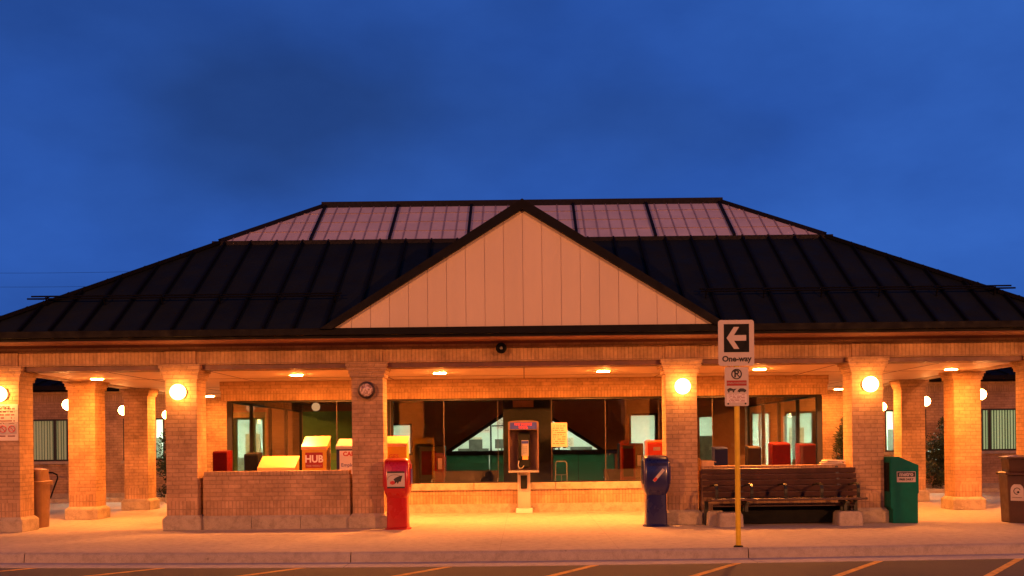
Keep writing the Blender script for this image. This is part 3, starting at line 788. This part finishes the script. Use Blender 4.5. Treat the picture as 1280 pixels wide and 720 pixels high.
o, B = metal_box(-3.47,22.1,.62,.44,1.56,1.70,M['blue'],'navy news box with white CAREER card half hidden by the column', M['white'])
MB().box(-3.715,-3.2,21.872,21.879,.9,1.49).build('sign_plate', M['bright'], B)
text('CAREER', .12, (-3.43,21.868,1.42), M['letter_red'], B, bold=.004)
text('CONNECT', .055, (-3.30,21.868,1.32), M['letter_black'], B)
text('Employment', .10, (-3.43,21.868,1.20), M['label_blue'], B)
o, B = metal_box(-2.63,22.1,.52,.44,1.60,1.745,M['yellow'],'yellow news box standing behind the red news box', M['yellowlid'], z0=.4)
text('PAGES', .12, (-2.70,21.873,1.36), M['letter_red'], B)
text('AUTO', .12, (-2.70,21.873,.62), M['letter_red'], B)
o, B = metal_box(2.66,22.3,.36,.4,1.60,1.63,M['orangered'],'orange red news box half hidden behind the navy one')
MB().box(2.60,2.74,22.085,22.099,1.42,1.49).build('coin_panel', M['silver'], B)
metal_box(4.03,22.6,.27,.36,1.46,1.48,M['bluedull'],'dull blue news box first above the bench backrest')
metal_box(4.72,22.6,.27,.36,1.47,1.49,principled('box_umber',(.02,.012,.008),.6,spec=.15),'dark brown news box between dull blue and red ones above bench')
metal_box(5.24,22.5,.37,.42,1.53,1.56,M['darkred'],'larger red news box third above the bench backrest')
metal_box(5.83,22.7,.33,.40,1.51,1.53,principled('maroon_paint',(.07,.003,.003),.4),'maroon news box beside the folded newspapers')
# folded newspapers and carton on the low wall behind the bench
o = thing('newspaper_stack', 'stack of folded newspapers lying on the low wall by the column', 'newspapers', (6.1,21.27,1.115))
for i, (dx, dy, rz, w_, h) in enumerate(((0,0,.1,.44,.022),(-.02,.01,-.15,.40,.03),(.03,0,.22,.38,.035))):
    z = 1.117+[0,.024,.056][i]
    m = MB().loft([(0,0,0,w_,.27,.02),(0,0,h*.3,w_+.015,.28,.03),(0,0,h*.75,w_+.01,.27,.03),(0,0,h,w_-.05,.2,.03)])
    q = m.build('folded_paper', M['paper'], o, at=(5.98+dx,21.27+dy,z)); q.rotation_euler = (0, .03*(i-1), rz)
o = thing('carton', 'small torn tan carton on the low wall beside the column', 'carton', (3.52,21.27,1.117))
c = MB(); c.box(3.42,3.66,21.17,21.36,1.117,1.21); c.bar((3.42,21.2,1.21),(3.37,21.2,1.27),.18,.006,(1,0,1)); c.bar((3.66,21.3,1.21),(3.72,21.3,1.19),.14,.006,(0,0,1))
c.build('box', principled('cardboard',(.55,.36,.18),.8,var=.2), o)
# green steel box
x0, x1, y0, y1 = 6.93, 7.47, 20.72, 21.22
o = thing('green_news_box', 'green steel newspaper box with a metro sticker and sloping top', 'newspaper box', (7.2,20.97,0))
gbx = MB()
gbx.prism_y([(x0+.04,0),(x1-.02,0),(x1-.02,.55),(x1,.58),(x1,1.10),(x0+.16,1.265),(x0,1.265),(x0,.0+.3),(x0+.04,.26)], y0, y1)
B = gbx.build('cabinet', M['green'], o, bevel=.012)
MB().box(x0-.012,x0-.001,y0+.06,y1-.06,.6,1.15).build('display_window', M['black'], B)
MB().box(x0+.12,x0+.475,y0-.008,y0-.001,.78,.98).build('sticker', M['white'], B)
MB().box(x0+.13,x0+.465,y0-.0105,y0-.0085,.878,.968).build('sticker_band', M['letter_black'], B)
text('metro', .105, (x0+.297,y0-.013,.928), M['white'], B, bold=.004)
text('FREE DAILY', .052, (x0+.297,y0-.012,.83), M['letter_black'], B, bold=.002)

# ------------------------------------------------------------------ bins
o = thing('litter_bin', 'tan litter bin with hooded top behind the notice column', 'bin', (-9.95,22.2,0))
MB().loft([(-9.97,22.2,0,.42,.5,.1),(-9.97,22.2,.86,.46,.56,.1)]).build('body', M['bintan'], o, angle=50)
MB().loft([(-9.97,22.2,.86,.52,.62,.1),(-9.97,22.2,.93,.54,.64,.1),(-9.97,22.2,.95,.48,.56,.1)]).build('rim', M['bintan'], o, angle=50)
MB().loft([(-9.97,22.2,.95,.44,.5,.08),(-9.97,22.2,1.17,.42,.48,.1),(-9.97,22.2,1.20,.30,.36,.1)]).build('hood', M['bintan'], o, angle=50)
MB().box(-10.1,-9.86,21.935,21.955,1.0,1.13).build('opening', M['black'], o)

o = thing('large_bin', 'large dark brown bin with an arched white emblem sticker', 'bin', (9.55,20.7,0))
def octo(cx, cy, w, d, c): return [(cx-w/2+c,cy-d/2),(cx+w/2-c,cy-d/2),(cx+w/2,cy-d/2+c),(cx+w/2,cy+d/2-c),(cx+w/2-c,cy+d/2),(cx-w/2+c,cy+d/2),(cx-w/2,cy+d/2-c),(cx-w/2,cy-d/2+c)]
def oloft(mb, secs):
    vs = []; fs = []
    for (w_, d_, c_, z) in secs: vs += [(a, b, z) for a, b in octo(9.52,20.72,w_,d_,c_)]
    for i in range(len(secs)-1):
        for j in range(8):
            q = (j+1) % 8; fs.append((i*8+j,i*8+q,(i+1)*8+q,(i+1)*8+j))
    fs.append(tuple(reversed(range(8)))); fs.append(tuple((len(secs)-1)*8+j for j in range(8)))
    mb.add(vs, fs); return mb
oloft(MB(), [(.84,.80,.22,0),(.88,.84,.24,.5),(.92,.88,.25,.90)]).build('body', M['binbrown'], o, bevel=.012)
oloft(MB(), [(1.0,.96,.26,.90),(1.0,.96,.26,.94),(.94,.9,.25,.96)]).build('rim', M['binbrown'], o, bevel=.006)
oloft(MB(), [(.80,.76,.22,.96),(.84,.80,.22,1.20),(.92,.88,.24,1.205),(.92,.88,.24,1.24),(.6,.55,.15,1.265)]).build('hood', M['binbrown'], o, bevel=.006)
# sticker on the front-left chamfer; a small arched plate
ca, cb = Vector((9.52-.44+.24, 20.72-.42, 0)), Vector((9.52-.44, 20.72-.42+.24, 0))
mid = (ca+cb)/2; u = (ca-cb).normalized(); nn = Vector((u.y,-u.x,0)).normalized()
if nn.y > 0: nn = -nn
st = [(-.12,.42),(.12,.42),(.12,.62)] + [(.12*math.cos(t),.62+.12*math.sin(t)) for t in [R(a) for a in range(20,180,20)]] + [(-.12,.62)]
vs = [mid+u*a+nn*.012+Vector((0,0,z)) for a, z in st]; vb = [mid+u*a+nn*-.004+Vector((0,0,z)) for a, z in st]; n = len(st)
sm_ = MB(); sm_.add(vs+vb, [tuple(range(n)), tuple(reversed(range(n,2*n)))] + [((i+1)%n, i, i+n, (i+1)%n+n) for i in range(n)])
STK = sm_.build('sticker', M['white'], o)
em = MB()
em.tube([mid+u*(.06*math.cos(t))+nn*.014+Vector((0,0,.60+.06*math.sin(t))) for t in [R(a) for a in range(20,300,20)]], .007, 6)
em.sphere(tuple(mid+u*.02+nn*.014+Vector((0,0,.58))), .022, 10, 6)
em.bar(mid+u*-.09+nn*.013+Vector((0,0,.48)), mid+u*.09+nn*.013+Vector((0,0,.48)), .02,.006)
em.build('emblem', M['letter_black'], STK)

# ------------------------------------------------------------------ notice on the first column
o = thing('notice_sign', 'white prohibition notice with three barred circles under the globe lamp', 'sign', (-10.02,21,1.74))
PL = MB().box(-10.31,-9.735,20.982,20.997,1.76,2.46).build('plate', M['print'], o)
MB().box(-10.31,-9.735,20.978,20.981,2.33,2.335).box(-10.31,-9.735,20.978,20.981,2.10,2.106).build('rule', M['letter_black'], PL)
MB().box(-10.29,-9.755,20.976,20.981,1.885,2.085).build('symbol_panel', M['white'], PL)
for xx in (-10.19,-10.02,-9.85):
    r_ = MB(); r_.tube([(xx+.062*math.cos(t),20.975,1.985+.062*math.sin(t)) for t in [R(a) for a in range(0,361,20)]], .008, 6)
    r_.bar((xx-.042,20.974,2.027),(xx+.042,20.974,1.943),.012,.006,(0,-1,0)); r_.build('prohibition_symbol', M['letter_red'], PL)
    q = MB(); q.box(xx-.012,xx+.012,20.9765,20.979,1.945,2.01); q.sphere((xx,20.978,2.022),.012,8,6,sq=(1,.2,1)); q.box(xx-.03,xx+.03,20.9765,20.979,1.975,1.985); q.build('pictogram', M['letter_black'], PL)
text('NOTICE', .07, (-10.02,20.979,2.395), M['letter_black'], PL, bold=.002)

# ------------------------------------------------------------------ one-way sign post
px, py = 3.21, 16.50
o = thing('sign_post', 'yellow post with One-way arrow sign and no parking sign at kerb', 'sign', (px,py,0))
MB().tube([(px,py,0),(px,py,3.30)], .041, 16).build('post', M['yellowpaint'], o)
MB().lathe((px,py,0), [(.075,0),(.07,.02),(.045,.03)], 16).build('collar', M['black'], o)
def rplate(x0, x1, z0, z1, y0, y1, r):
    pts = []
    for q, (cx, cz) in enumerate(((x1-r,z1-r),(x0+r,z1-r),(x0+r,z0+r),(x1-r,z0+r))):
        for i in range(5):
            t = math.pi/2*(q+i/4); pts.append((cx+r*math.cos(t), cz+r*math.sin(t)))
    return MB().prism_y(pts, y0, y1)
cx = 3.20
yf = py-.055
A = rplate(cx-.27,cx+.27,2.735,3.425,yf,yf+.006,.04).build('arrow_sign', M['white'], o)
MB().box(cx-.185,cx+.195,yf-.0025,yf-.0005,2.94,3.365).build('arrow_field', M['black'], A)
zc = 3.155
ar = MB()
yy0, yy1 = yf-.005, yf-.003
ar.prism_y([(cx-.06,zc-.042),(cx+.15,zc-.042),(cx+.15,zc+.042),(cx-.06,zc+.042)], yy0, yy1)
ar.prism_y([(cx-.145,zc),(cx-.035,zc-.165),(cx+.045,zc-.165),(cx-.06,zc),(cx+.045,zc+.165),(cx-.035,zc+.165)][::1], yy0-.0006, yy1)
ar.build('arrow', M['white'], A)
text('One-way', .118, (cx+.005,yf-.0035,2.838), M['letter_black'], A, bold=.004)
Bs = rplate(cx-.18,cx+.18,2.13,2.715,yf,yf+.006,.02).build('parking_sign', M['white'], o)
MB().box(cx-.15,cx+.15,yf-.0022,yf-.0005,2.18,2.31).build('fine_print', M['print_towing'], Bs)
text('P', .15, (cx-.002,yf-.0035,2.612), M['letter_black'], Bs, bold=.004)
q = MB(); q.tube([(cx+.072*math.cos(t),yf-.004,2.612+.072*math.sin(t)) for t in [R(a) for a in range(0,361,15)]], .008, 6)
q.bar((cx-.05,yf-.005,2.662),(cx+.05,yf-.005,2.562),.014,.004,(0,-1,0)); q.build('prohibition_ring', M['letter_black'], Bs)
MB().box(cx-.15,cx+.15,yf-.0022,yf-.0005,2.435,2.515).build('red_band', M['label_red'], Bs)
text('UNAUTHORIZED', .038, (cx,yf-.0035,2.475), M['white'], Bs)
# tow truck pictogram
q = MB(); yy = yf-.003
q.prism_y([(cx-.145,2.36),(cx-.03,2.36),(cx+.0,2.395),(cx-.05,2.385),(cx-.10,2.405),(cx-.14,2.385)], yy, yy+.002)
q.prism_y([(cx+.01,2.345),(cx+.14,2.345),(cx+.145,2.37),(cx+.10,2.395),(cx+.05,2.395),(cx+.02,2.37)], yy, yy+.002)
for wx in (-.12,-.05,.04,.115): q.sphere((cx+wx,yy,2.348),.014,8,6,sq=(1,.15,1))
q.build('tow_pictogram', M['letter_black'], Bs)
for bx_2 in (-.13,.13): MB().sphere((cx+bx_2,yf-.004,2.165),.014,10,6,sq=(1,.5,1)).build('bolt', M['letter_black'], Bs)

# ------------------------------------------------------------------ bench
o = thing('bench', 'long dark wooden slatted bench with iron armrests on concrete blocks', 'bench', (4.9,20.6,0))
xa, xb = 3.43, 6.33
se = MB()
for i, (y, z) in enumerate(((20.24,.505),(20.36,.50),(20.48,.49),(20.60,.48),(20.72,.475))): se.box(xa,xb,y-.052,y+.052,z-.02,z+.02)
se.build('seat', M['wood'], o, bevel=.006)
bk = MB()
for i in range(5):
    z = .58+.110*i; y = 20.80+.035*i
    bk.bar((xa-.05,y,z),(xb+.0,y,z),.035,.098,(0,-.25,1))
bk.build('backrest', M['wood'], o, bevel=.006)
for x in (3.55,4.20,4.83,5.5,6.18):
    a = MB(); 
    pp = [(20.27,.52),(20.25,.62),(20.25,.70),(20.28,.755),(20.34,.785),(20.44,.79),(20.58,.78),(20.72,.76),(20.82,.75)]
    for (ya,za),(yb,zb) in zip(pp,pp[1:]): a.bar((x,ya,za),(x,yb,zb),.055,.022,(0,-1,0) if abs(zb-za)>abs(yb-ya) else (0,0,1))
    a.box(x-.03,x+.03,20.22,20.30,.524,.54)
    a.build('armrest', M['iron'], o)
for x in (4.13,5.98):
    f = MB(); f.box(x-.035,x+.035,20.26,20.78,.42,.455); f.bar((x,20.78,.43),(x,20.98,1.09),.06,.03,(0,-1,.3)); f.box(x-.03,x+.03,20.40,20.47,.27,.42); f.box(x-.03,x+.03,20.62,20.69,.27,.42)
    f.build('bracket', M['iron'], o)
MB().box(xa+.15,xb-.12,20.86,20.90,.02,.37).build('shade_board', M['black'], o)  # black board added in place of the shade under the seat
f = MB(); f.box(xa+.1,xb-.1,20.55,20.585,.36,.40); f.build('cross_rail', M['wood'], o)
for x in (6.43-.16,3.44): MB().box(x-.035,x+.035,20.74,20.82,0,.46).build('leg', M['iron'], o)
for x in (3.80,6.02):
    b = MB().loft([(x+.02,20.48,0,.46,.46,.03),(x+.02,20.48,.22,.44,.44,.04),(x+.02,20.48,.265,.38,.38,.04)]); b.build('concrete_block', M['stone'], o, angle=50)
MB().loft([(3.60,20.72,0,.34,.3,.03),(3.60,20.72,.24,.32,.28,.04),(3.60,20.72,.28,.25,.22,.04)]).build('concrete_block', M['stone'], o, angle=50)

# ------------------------------------------------------------------ payphone
px, py = -.03, 24.96
o = thing('payphone', 'pedestal payphone in an open steel booth before the centre glass', 'payphone', (px,py,0))
MB().box(px-.145,px+.145,py-.02,py+.1,.11,.935).build('pedestal', principled('pedestal_steel',(.55,.45,.36),.4,metal=.3,streak=True), o, bevel=.01)
MB().box(px-.19,px+.19,py-.1,py+.13,0,.105).build('foot', principled('foot_white',(.85,.82,.75),.4,var=.03), o, bevel=.01)
en = MB(); en.box(px-.32,px+.32,py+.09,py+.12,.98,2.05); 
EN = en.build('back_panel', M['phoneback'], o)
for sx in (-1,1):
    s = MB(); xx = px+sx*.33
    s.prism_x([(py-.22,.98),(py+.12,.95),(py+.12,2.07),(py-.24,2.07)], xx-.014, xx+.014); s.build('side_panel', M['phoneback'], o, bevel=.005)
MB().box(px-.345,px+.345,py-.26,py+.12,.93,.975).build('shelf', M['silver'], o, bevel=.006)
hdp = MB(); pts = [(px-.345,1.90),(px+.345,1.90),(px+.345,2.075)] + [(px+.345*math.cos(t),2.075+.035*math.sin(t)) for t in [R(a) for a in range(20,180,20)]] + [(px-.345,2.075)]
hdp.prism_y(pts, py-.27, py-.0); HD = hdp.build('canopy', M['phoneback'], o)
MB().box(px-.30,px+.30,py-.277,py-.2705,1.915,2.065).build('canopy_sign', M['label_blue'], HD)
text('PAY PHONE', .072, (px,py-.280,2.02), M['orangered'], HD, bold=.003)
text('LOCAL', .065, (px-.0,py-.280,1.952), M['orangered'], HD, bold=.003)
PH = MB().box(px-.12,px+.15,py-.08,py+.088,1.04,1.84).build('phone', M['black'], o, bevel=.02)
MB().box(px-.05,px+.115,py-.09,py-.081,1.30,1.66).build('face_plate', M['silver'], PH)
MB().box(px-.045,px+.11,py-.096,py-.0905,1.585,1.645).build('display', M['label_blue'], PH)
MB().box(px-.03,px+.10,py-.096,py-.0905,1.22,1.31).build('coin_return', principled('phone_orange',(.7,.3,.08),.5), PH)
kp = MB()
for i in range(3):
    for j in range(4): kp.box(px-.015+.035*i,px+.01+.035*i,py-.097,py-.0905,1.36+.045*j,1.39+.045*j)
kp.build('keypad', M['grey'], PH)
hs = MB(); hs.tube([(px-.10,py-.10,1.22),(px-.085,py-.14,1.26),(px-.08,py-.15,1.38),(px-.08,py-.15,1.5),(px-.085,py-.14,1.62),(px-.10,py-.10,1.66)], [.036,.03,.02,.02,.03,.036], 10)
hs.build('handset', M['black'], PH)
MB().tube([(px-.10,py-.1,1.22),(px-.13,py-.12,1.1),(px-.10,py-.13,1.02),(px-.03,py-.1,1.03),(px+.0,py-.08,1.08)], .01, 8).build('cord', M['silver'], PH)
MB().box(px-.075,px+.075,py-.09,py-.021,.56,.86).build('phone_book_holder', M['black'], o, bevel=.01)
MB().tube([(px-.06,py-.05,.86),(px-.02,py-.06,.95)], .008, 6).build('hanger', M['silver'], o)

# notice taped to glass, plate over the door
o = thing('paper_notice', 'printed paper notice taped to the glass beside the payphone', 'notice', (.8,YG-.02,1.5))
MB().box(.615,.985,YG-.012,YG-.004,1.50,2.06).build('sheet', M['print_pale'], o)
MB().box(.65,.72,YG-.011,YG-.004,1.47,1.5).box(.88,.95,YG-.011,YG-.004,1.47,1.5).build('tape', M['black'], o)
o = thing('display_kiosk', 'tall dark kiosk with pointed shoulders inside glass behind the payphone', 'kiosk', (.08,26.6,0))
kk_ = MB(); kk_.prism_y([(-.52,.012),(.68,.012),(.68,2.80),(-.52,2.80)], 26.3, 26.9); kk_.build('body', M['dark'], o, bevel=.02)
MB().box(-.28,.22,26.26,26.298,2.46,2.62).build('top_plate', principled('kiosk_plate',(.45,.2,.1),.5), o)

# ------------------------------------------------------------------ things in the hall
def hall_bench(x, label):
    o = thing('hall_bench', label, 'bench', (x,28.2,.012), 'dark benches inside the glazed hall')
    m = MB()
    m.box(x-.85,x+.85,28.05,28.5,.40,.46); m.build('seat', M['darkmetal'], o, bevel=.02)
    b = MB(); b.bar((x-.85,28.5,.72),(x+.85,28.5,.72),.05,.34,(0,.2,1)); b.build('backrest', M['darkmetal'], o, bevel=.01)
    for sx in (-1,1):
        for yy in (28.1,28.45): MB().box(x+sx*.75-.025,x+sx*.75+.025,yy-.025,yy+.025,.012,.40).build('leg', M['iron'], o)
    a = MB(); 
    for sx in (-1,1): a.tube([(x+sx*.85,28.06,.44),(x+sx*.85,28.06,.66),(x+sx*.85,28.48,.68)], .02, 8)
    a.build('armrest', M['silver'], o)
hall_bench(-1.55, 'dark bench behind glass under the lower corner of the lit triangle')
hall_bench(2.9, 'dark bench behind glass beside the lit office doorway')
o = thing('handbag', 'dark slumped bag on the bench behind the glass', 'bag', (-.98,28.25,.46))
MB().sphere((-1.0,28.25,.60),.16,16,10,sq=(1,.8,.95)).sphere((-.95,28.25,.78),.09,12,8).build('body', M['black'], o)
MB().tube([(-1.1,28.2,.68),(-1.08,28.15,.84),(-.95,28.15,.92),(-.85,28.2,.82),(-.86,28.22,.68)], .012, 6).build('strap', M['darkmetal'], o)
o = thing('hand_truck', 'small upright hand truck behind the glass near the paper notice', 'hand truck', (.93,28.6,.012))
h_ = MB(); h_.tube([(.78,28.6,.1),(.80,28.62,1.06),(.84,28.62,1.10),(1.05,28.62,1.10),(1.09,28.62,1.06),(1.09,28.6,.1)], .018, 8); h_.tube([(.80,28.61,.75),(1.08,28.61,.75)], .014, 6); h_.tube([(.95,28.61,.1),(.95,28.61,.75)], .014, 6)
h_.build('frame', M['silver'], o)
MB().box(.76,1.12,28.38,28.6,.03,.05).build('toe_plate', M['silver'], o)
for xx in (.76,1.11): MB().tube([(xx-.02,28.66,.10),(xx+.02,28.66,.10)], .085, 14).build('wheel', M['black'], o)
o = thing('lamp_reflection', 'dim glowing ball standing in for a lamp reflection above the green partition', 'lamp', (-5.95,31.0,2.62))  # glowing ball added for a globe lamp's reflection in the glass
MB().sphere((-5.9,30.9,2.68), .12, 20, 12).build('globe', emis('reflection_glow', (1,.5,.22), .75), o)
MB().box(-5.94,-5.86,30.95,31.0,2.56,2.70).build('bracket', M['darkmetal'], o)
def machine(x, y, label, mat):
    o = thing('hall_machine', label, 'machine', (x,y,.012), 'machines inside the glazed hall')
    MB().box(x-.35,x+.35,y-.3,y+.3,.012,1.55).build('cabinet', mat, o, bevel=.03)
    MB().box(x-.28,x+.12,y-.315,y-.302,.75,1.4).build('front_panel', M['darkred'], o)
    MB().box(x+.17,x+.28,y-.33,y-.302,.9,1.2).build('coin_panel', M['silver'], o)
    MB().box(x-.25,x+.1,y-.312,y-.302,.3,.5).build('tray', M['black'], o)
machine(-2.55, 30.2, 'dark cabinet, red panel standing in for glass reflection behind red news box', M['darkmetal'])  # red panel put in place of a red reflection in the glass
machine(3.05, 31.6, 'dark vending machine with red front panel near the lit doorway', M['darkmetal'])

# ------------------------------------------------------------------ bike rack hoop
o = thing('bike_rack', 'bent black tube bicycle rack against the brick wing', 'bike rack', (-14.3,32.6,0))
MB().tube([(-14.6,32.7,.05),(-14.6,32.7,.80),(-14.5,32.7,.86),(-14.15,32.7,.86),(-14.02,32.7,.80),(-14.0,32.7,.70),(-14.25,32.7,.03)], .025, 8).build('hoop', M['black'], o)
MB().box(-14.8,-13.4,32.5,32.9,0,.035).build('base', M['black'], o)
for sx, l in ((-1,'stone kerb of the planting bed below the tan blinds'),(1,'stone kerb of the planting bed below the greenish blinds')):
    a, b = (9.4,20) if sx > 0 else (-20,-9.4)
    tag(MB().box(a,b,31.75,31.87,0,.12).box(a,b,31.87,33.39,0,.06).build('planting_bed', [M['stone']]), l, 'planting bed', 'planting beds', None)

# ------------------------------------------------------------------ shrubs
def shrub(x, y, w, h, label, n=9000, spiky=False, seed=1):
    rnd = random.Random(seed)
    o = thing('shrub', label, 'shrub', (x,y,.06), 'evergreen shrubs by the brick wings')
    s = MB(); 
    for i in range(5):
        a = rnd.uniform(0,6.28); s.tube([(x+.05*math.cos(a),y+.05*math.sin(a),.05),(x+w*.12*math.cos(a),y+w*.12*math.sin(a),h*.4),(x+w*.25*math.cos(a),y+w*.25*math.sin(a),h*.75)], [.03,.02,.008], 6)
    s.build('trunk', M['bark'], o)
    f = MB(); clumps = []
    for i in range(46):
        zz = rnd.uniform(.08,1); rad = w/2*(math.sin(min(1,zz*1.05)*math.pi*.86+.35))**.6 if zz < 1 else .1
        rad = w/2*max(.12, (1-abs(zz-.42)**1.7*2.2))
        a = rnd.uniform(0,6.28); rr = rad*math.sqrt(rnd.random())
        clumps.append((x+rr*math.cos(a), y+rr*math.sin(a)*.8, h*zz, rnd.uniform(.10,.24)*w))
    for i in range(n):
        c = clumps[rnd.randrange(len(clumps))]
        d = Vector((rnd.gauss(0,1),rnd.gauss(0,1),rnd.gauss(0,1))).normalized()*c[3]*rnd.random()**.4
        p = Vector(c[:3])+d
        if p.z < .08: p.z = .08+rnd.random()*.1
        L = rnd.uniform(.05,.09)*(1.7 if spiky else 1); W_ = L*(.22 if spiky else .5)
        t = (d.normalized()+Vector((rnd.uniform(-.7,.7),rnd.uniform(-.7,.7),rnd.uniform(-.2,.9)))).normalized()
        b = t.cross(Vector((rnd.uniform(-1,1),rnd.uniform(-1,1),rnd.uniform(-1,1)))).normalized()*W_/2
        f.add([p-b*.3, p+t*L*.5-b, p+t*L, p+t*L*.5+b], [(0,1,2,3)])
    f.build('crown', M['leaf'], o)
shrub(-10.35,32.6,1.35,2.1,'dark evergreen shrub before the lit window behind the side columns',seed=3)
shrub(9.8,32.5,1.5,2.15,'spiky dark shrub behind the column and folded newspapers',spiky=True,seed=5)
shrub(12.55,32.5,1.25,2.05,'broad dark shrub between the side columns behind the green box',seed=8)

# ------------------------------------------------------------------ utility poles and lines far off
def pole(x, label):
    o = thing('utility_pole', label, 'utility pole', (x,80,-.15), 'utility poles beyond the station')
    MB().tube([(x,80,-.15),(x,80,15.2)], [.17,.11], 10).build('pole', M['polewood'], o)
    MB().box(x-.06,x+.06,78.9,81.1,14.3,14.42).build('crossarm', M['polewood'], o)
pole(-48,'wooden utility pole beyond the station, farther from the roof')
pole(-18,'wooden utility pole hidden beyond the hipped roof')
for i, (z, y) in enumerate(((14.5,79.2),(13.6,80))):
    pts = [(-70+ (52)*t, y, z-.25*math.sin(math.pi*((t*52-22) % 30)/30)) for t in [j/26 for j in range(27)]]
    tag(MB().tube(pts, .010, 5, cap=False).build('overhead_wire', M['wire']), 'thin dark overhead wire crossing the dusk sky, %s of two' % ('upper','lower')[i], 'wire', 'overhead wires')

# ------------------------------------------------------------------ parking lot lamps behind the viewer
def lot_lamp(x, y, label, power):
    o = thing('street_lamp', label, 'street lamp', (x,y,-.15), 'parking lot lamps')
    MB().tube([(x,y,.6),(x,y,8.4)], [.09,.06], 12).build('pole', M['darkmetal'], o)
    MB().lathe((x,y,-.15), [(.3,0),(.3,.74),(.27,.77)], 20).build('base', M['stone'], o)
    MB().box(x-.25,x+.25,y+.0,y+.85,8.35,8.52).build('lamp_head', M['darkmetal'], o, bevel=.03)
    MB().box(x-.2,x+.2,y+.15,y+.75,8.325,8.348).build('lens', emis('sodium_lens', (1,.42,.12), 30), o)
    L = bpy.data.lights.new('lot_light', 'POINT'); L.energy = power; L.color = (1,.315,.092); L.shadow_soft_size = .2
    q = bpy.data.objects.new('lot_light', L); C.objects.link(q); q.location = Vector((x,y+.45,8.2))-OFF[o.name]; q.parent = o
lot_lamp(-16,-5,'tall parking lot lamp on concrete base, farther from the sign post',18500)
lot_lamp(16,-5,'tall parking lot lamp on concrete base, nearer the sign post',19500)

tl = MB(); rt = random.Random(4); n = 60  # unseen treeline added so the glass mirrors dark, not blue sky
vs_ = []
for i in range(n+1):
    a = R(180+ (i/n)*180); 
    for j in range(7):
        zz = j/6; rad = 48 - 5*math.sin(zz*math.pi) + rt.uniform(-1.5,1.5)
        vs_.append((rad*1.2*math.cos(a), 6+rad*math.sin(a), -.2 + zz*(15+rt.uniform(-2.5,2.5))))
fs_ = [(i*7+j,(i+1)*7+j,(i+1)*7+j+1,i*7+j+1) for i in range(n) for j in range(6)]
tl.add(vs_, fs_)
for i in range(9000):
    a = R(rt.uniform(180,360)); rad = rt.uniform(42,49); z = rt.uniform(.5,17)
    p = Vector((rad*1.2*math.cos(a), 6+rad*math.sin(a), z)); d = Vector((rt.gauss(0,1),rt.gauss(0,1),rt.gauss(0,1))).normalized(); e = d.cross(Vector((.3,.2,1))).normalized()*.45
    tl.add([p-d*.5,p+e,p+d*.5,p-e],[(0,1,2,3)])
tag(tl.build('unseen_woods', M['leaf']), 'unseen dark wood added across the parking lot', None, None, 'stuff')
# ------------------------------------------------------------------ sky
W = bpy.data.worlds.new('World'); S.world = W; W.use_nodes = True
t = W.node_tree; t.nodes.clear()
class WN:
    pass
N = WN(); N.t = t
N.n = lambda ty, **k: (lambda x: ([setattr(x, a, b) for a, b in k.items()], x)[1])(t.nodes.new(ty))
N.l = lambda a, b: t.links.new(a, b)
out = N.n('ShaderNodeOutputWorld'); bg = N.n('ShaderNodeBackground')
tc = N.n('ShaderNodeTexCoord').outputs['Generated']
mp = N.n('ShaderNodeMapping'); mp.inputs['Scale'].default_value = (1.0,1.0,1.9); mp.inputs['Location'].default_value = (1.7,.3,1.165); N.l(tc, mp.inputs[0])
f = noise(N, mp.outputs[0], 1.7, 4, .45)
c = ramp(N, f, [(.36, (.0130,.047,.20)), (.52, (.0185,.076,.345)), (.70, (.026,.104,.43))])
sp = N.n('ShaderNodeSeparateXYZ'); N.l(tc, sp.inputs[0])
f2 = noise(N, mp.outputs[0], 6.5, 5, .6)
c = mixc(N, 1., c, ramp(N, f2, [(.3, (.92,.93,.95)), (.7, (1.18,1.15,1.12))]), 'MULTIPLY')
c = mixc(N, 1., c, ramp(N, sp.outputs[2], [(.0, (1.0,1.0,1.0)), (.16, (1.3,1.25,1.2)), (.40, (1.0,.98,.98)), (.6, (.5,.5,.5)), (1., (.25,.25,.25))]), 'MULTIPLY')
sky = N.n('ShaderNodeTexSky', sky_type='NISHITA'); sky.sun_disc = False; sky.sun_elevation = R(0); sky.sun_rotation = R(180); 
c2 = mixc(N, 1., c, mixc(N, 1., sky.outputs[0], rgb(.0008,.0012,.003), 'MULTIPLY'), 'ADD')
N.l(c2, bg.inputs[0]); bg.inputs[1].default_value = 1.0; N.l(bg.outputs[0], out.inputs[0])
sun = bpy.data.lights.new('sun', 'SUN'); sun.energy = .02; sun.angle = R(20); sun.color = (.5,.6,1)
so = bpy.data.objects.new('sun', sun); C.objects.link(so); so.rotation_euler = (R(80),0,0)

# ------------------------------------------------------------------ camera
cam = bpy.data.cameras.new('camera'); co = bpy.data.objects.new('camera', cam); C.objects.link(co)
co.location = (0,0,1.63); cam.sensor_width = 36; cam.lens = 36*1365/1280
cam.shift_x = -16/1280; cam.shift_y = (552-360)/1280
cam.clip_end = 2000
co.rotation_euler = (Matrix.Rotation(R(90),4,'X') @ Matrix.Rotation(R(-.65),4,'Z')).to_euler()
S.camera = co
vs = S.view_settings; vs.view_transform = 'Standard'; vs.look = 'None'; vs.exposure = 0; vs.gamma = 1; vs.use_curve_mapping = False
S.cycles.use_denoising = True
S.cycles.transparent_max_bounces = 24; S.cycles.max_bounces = 8; S.cycles.diffuse_bounces = 4
S.cycles.sample_clamp_indirect = 6; S.cycles.caustics_reflective = False; S.cycles.caustics_refractive = False
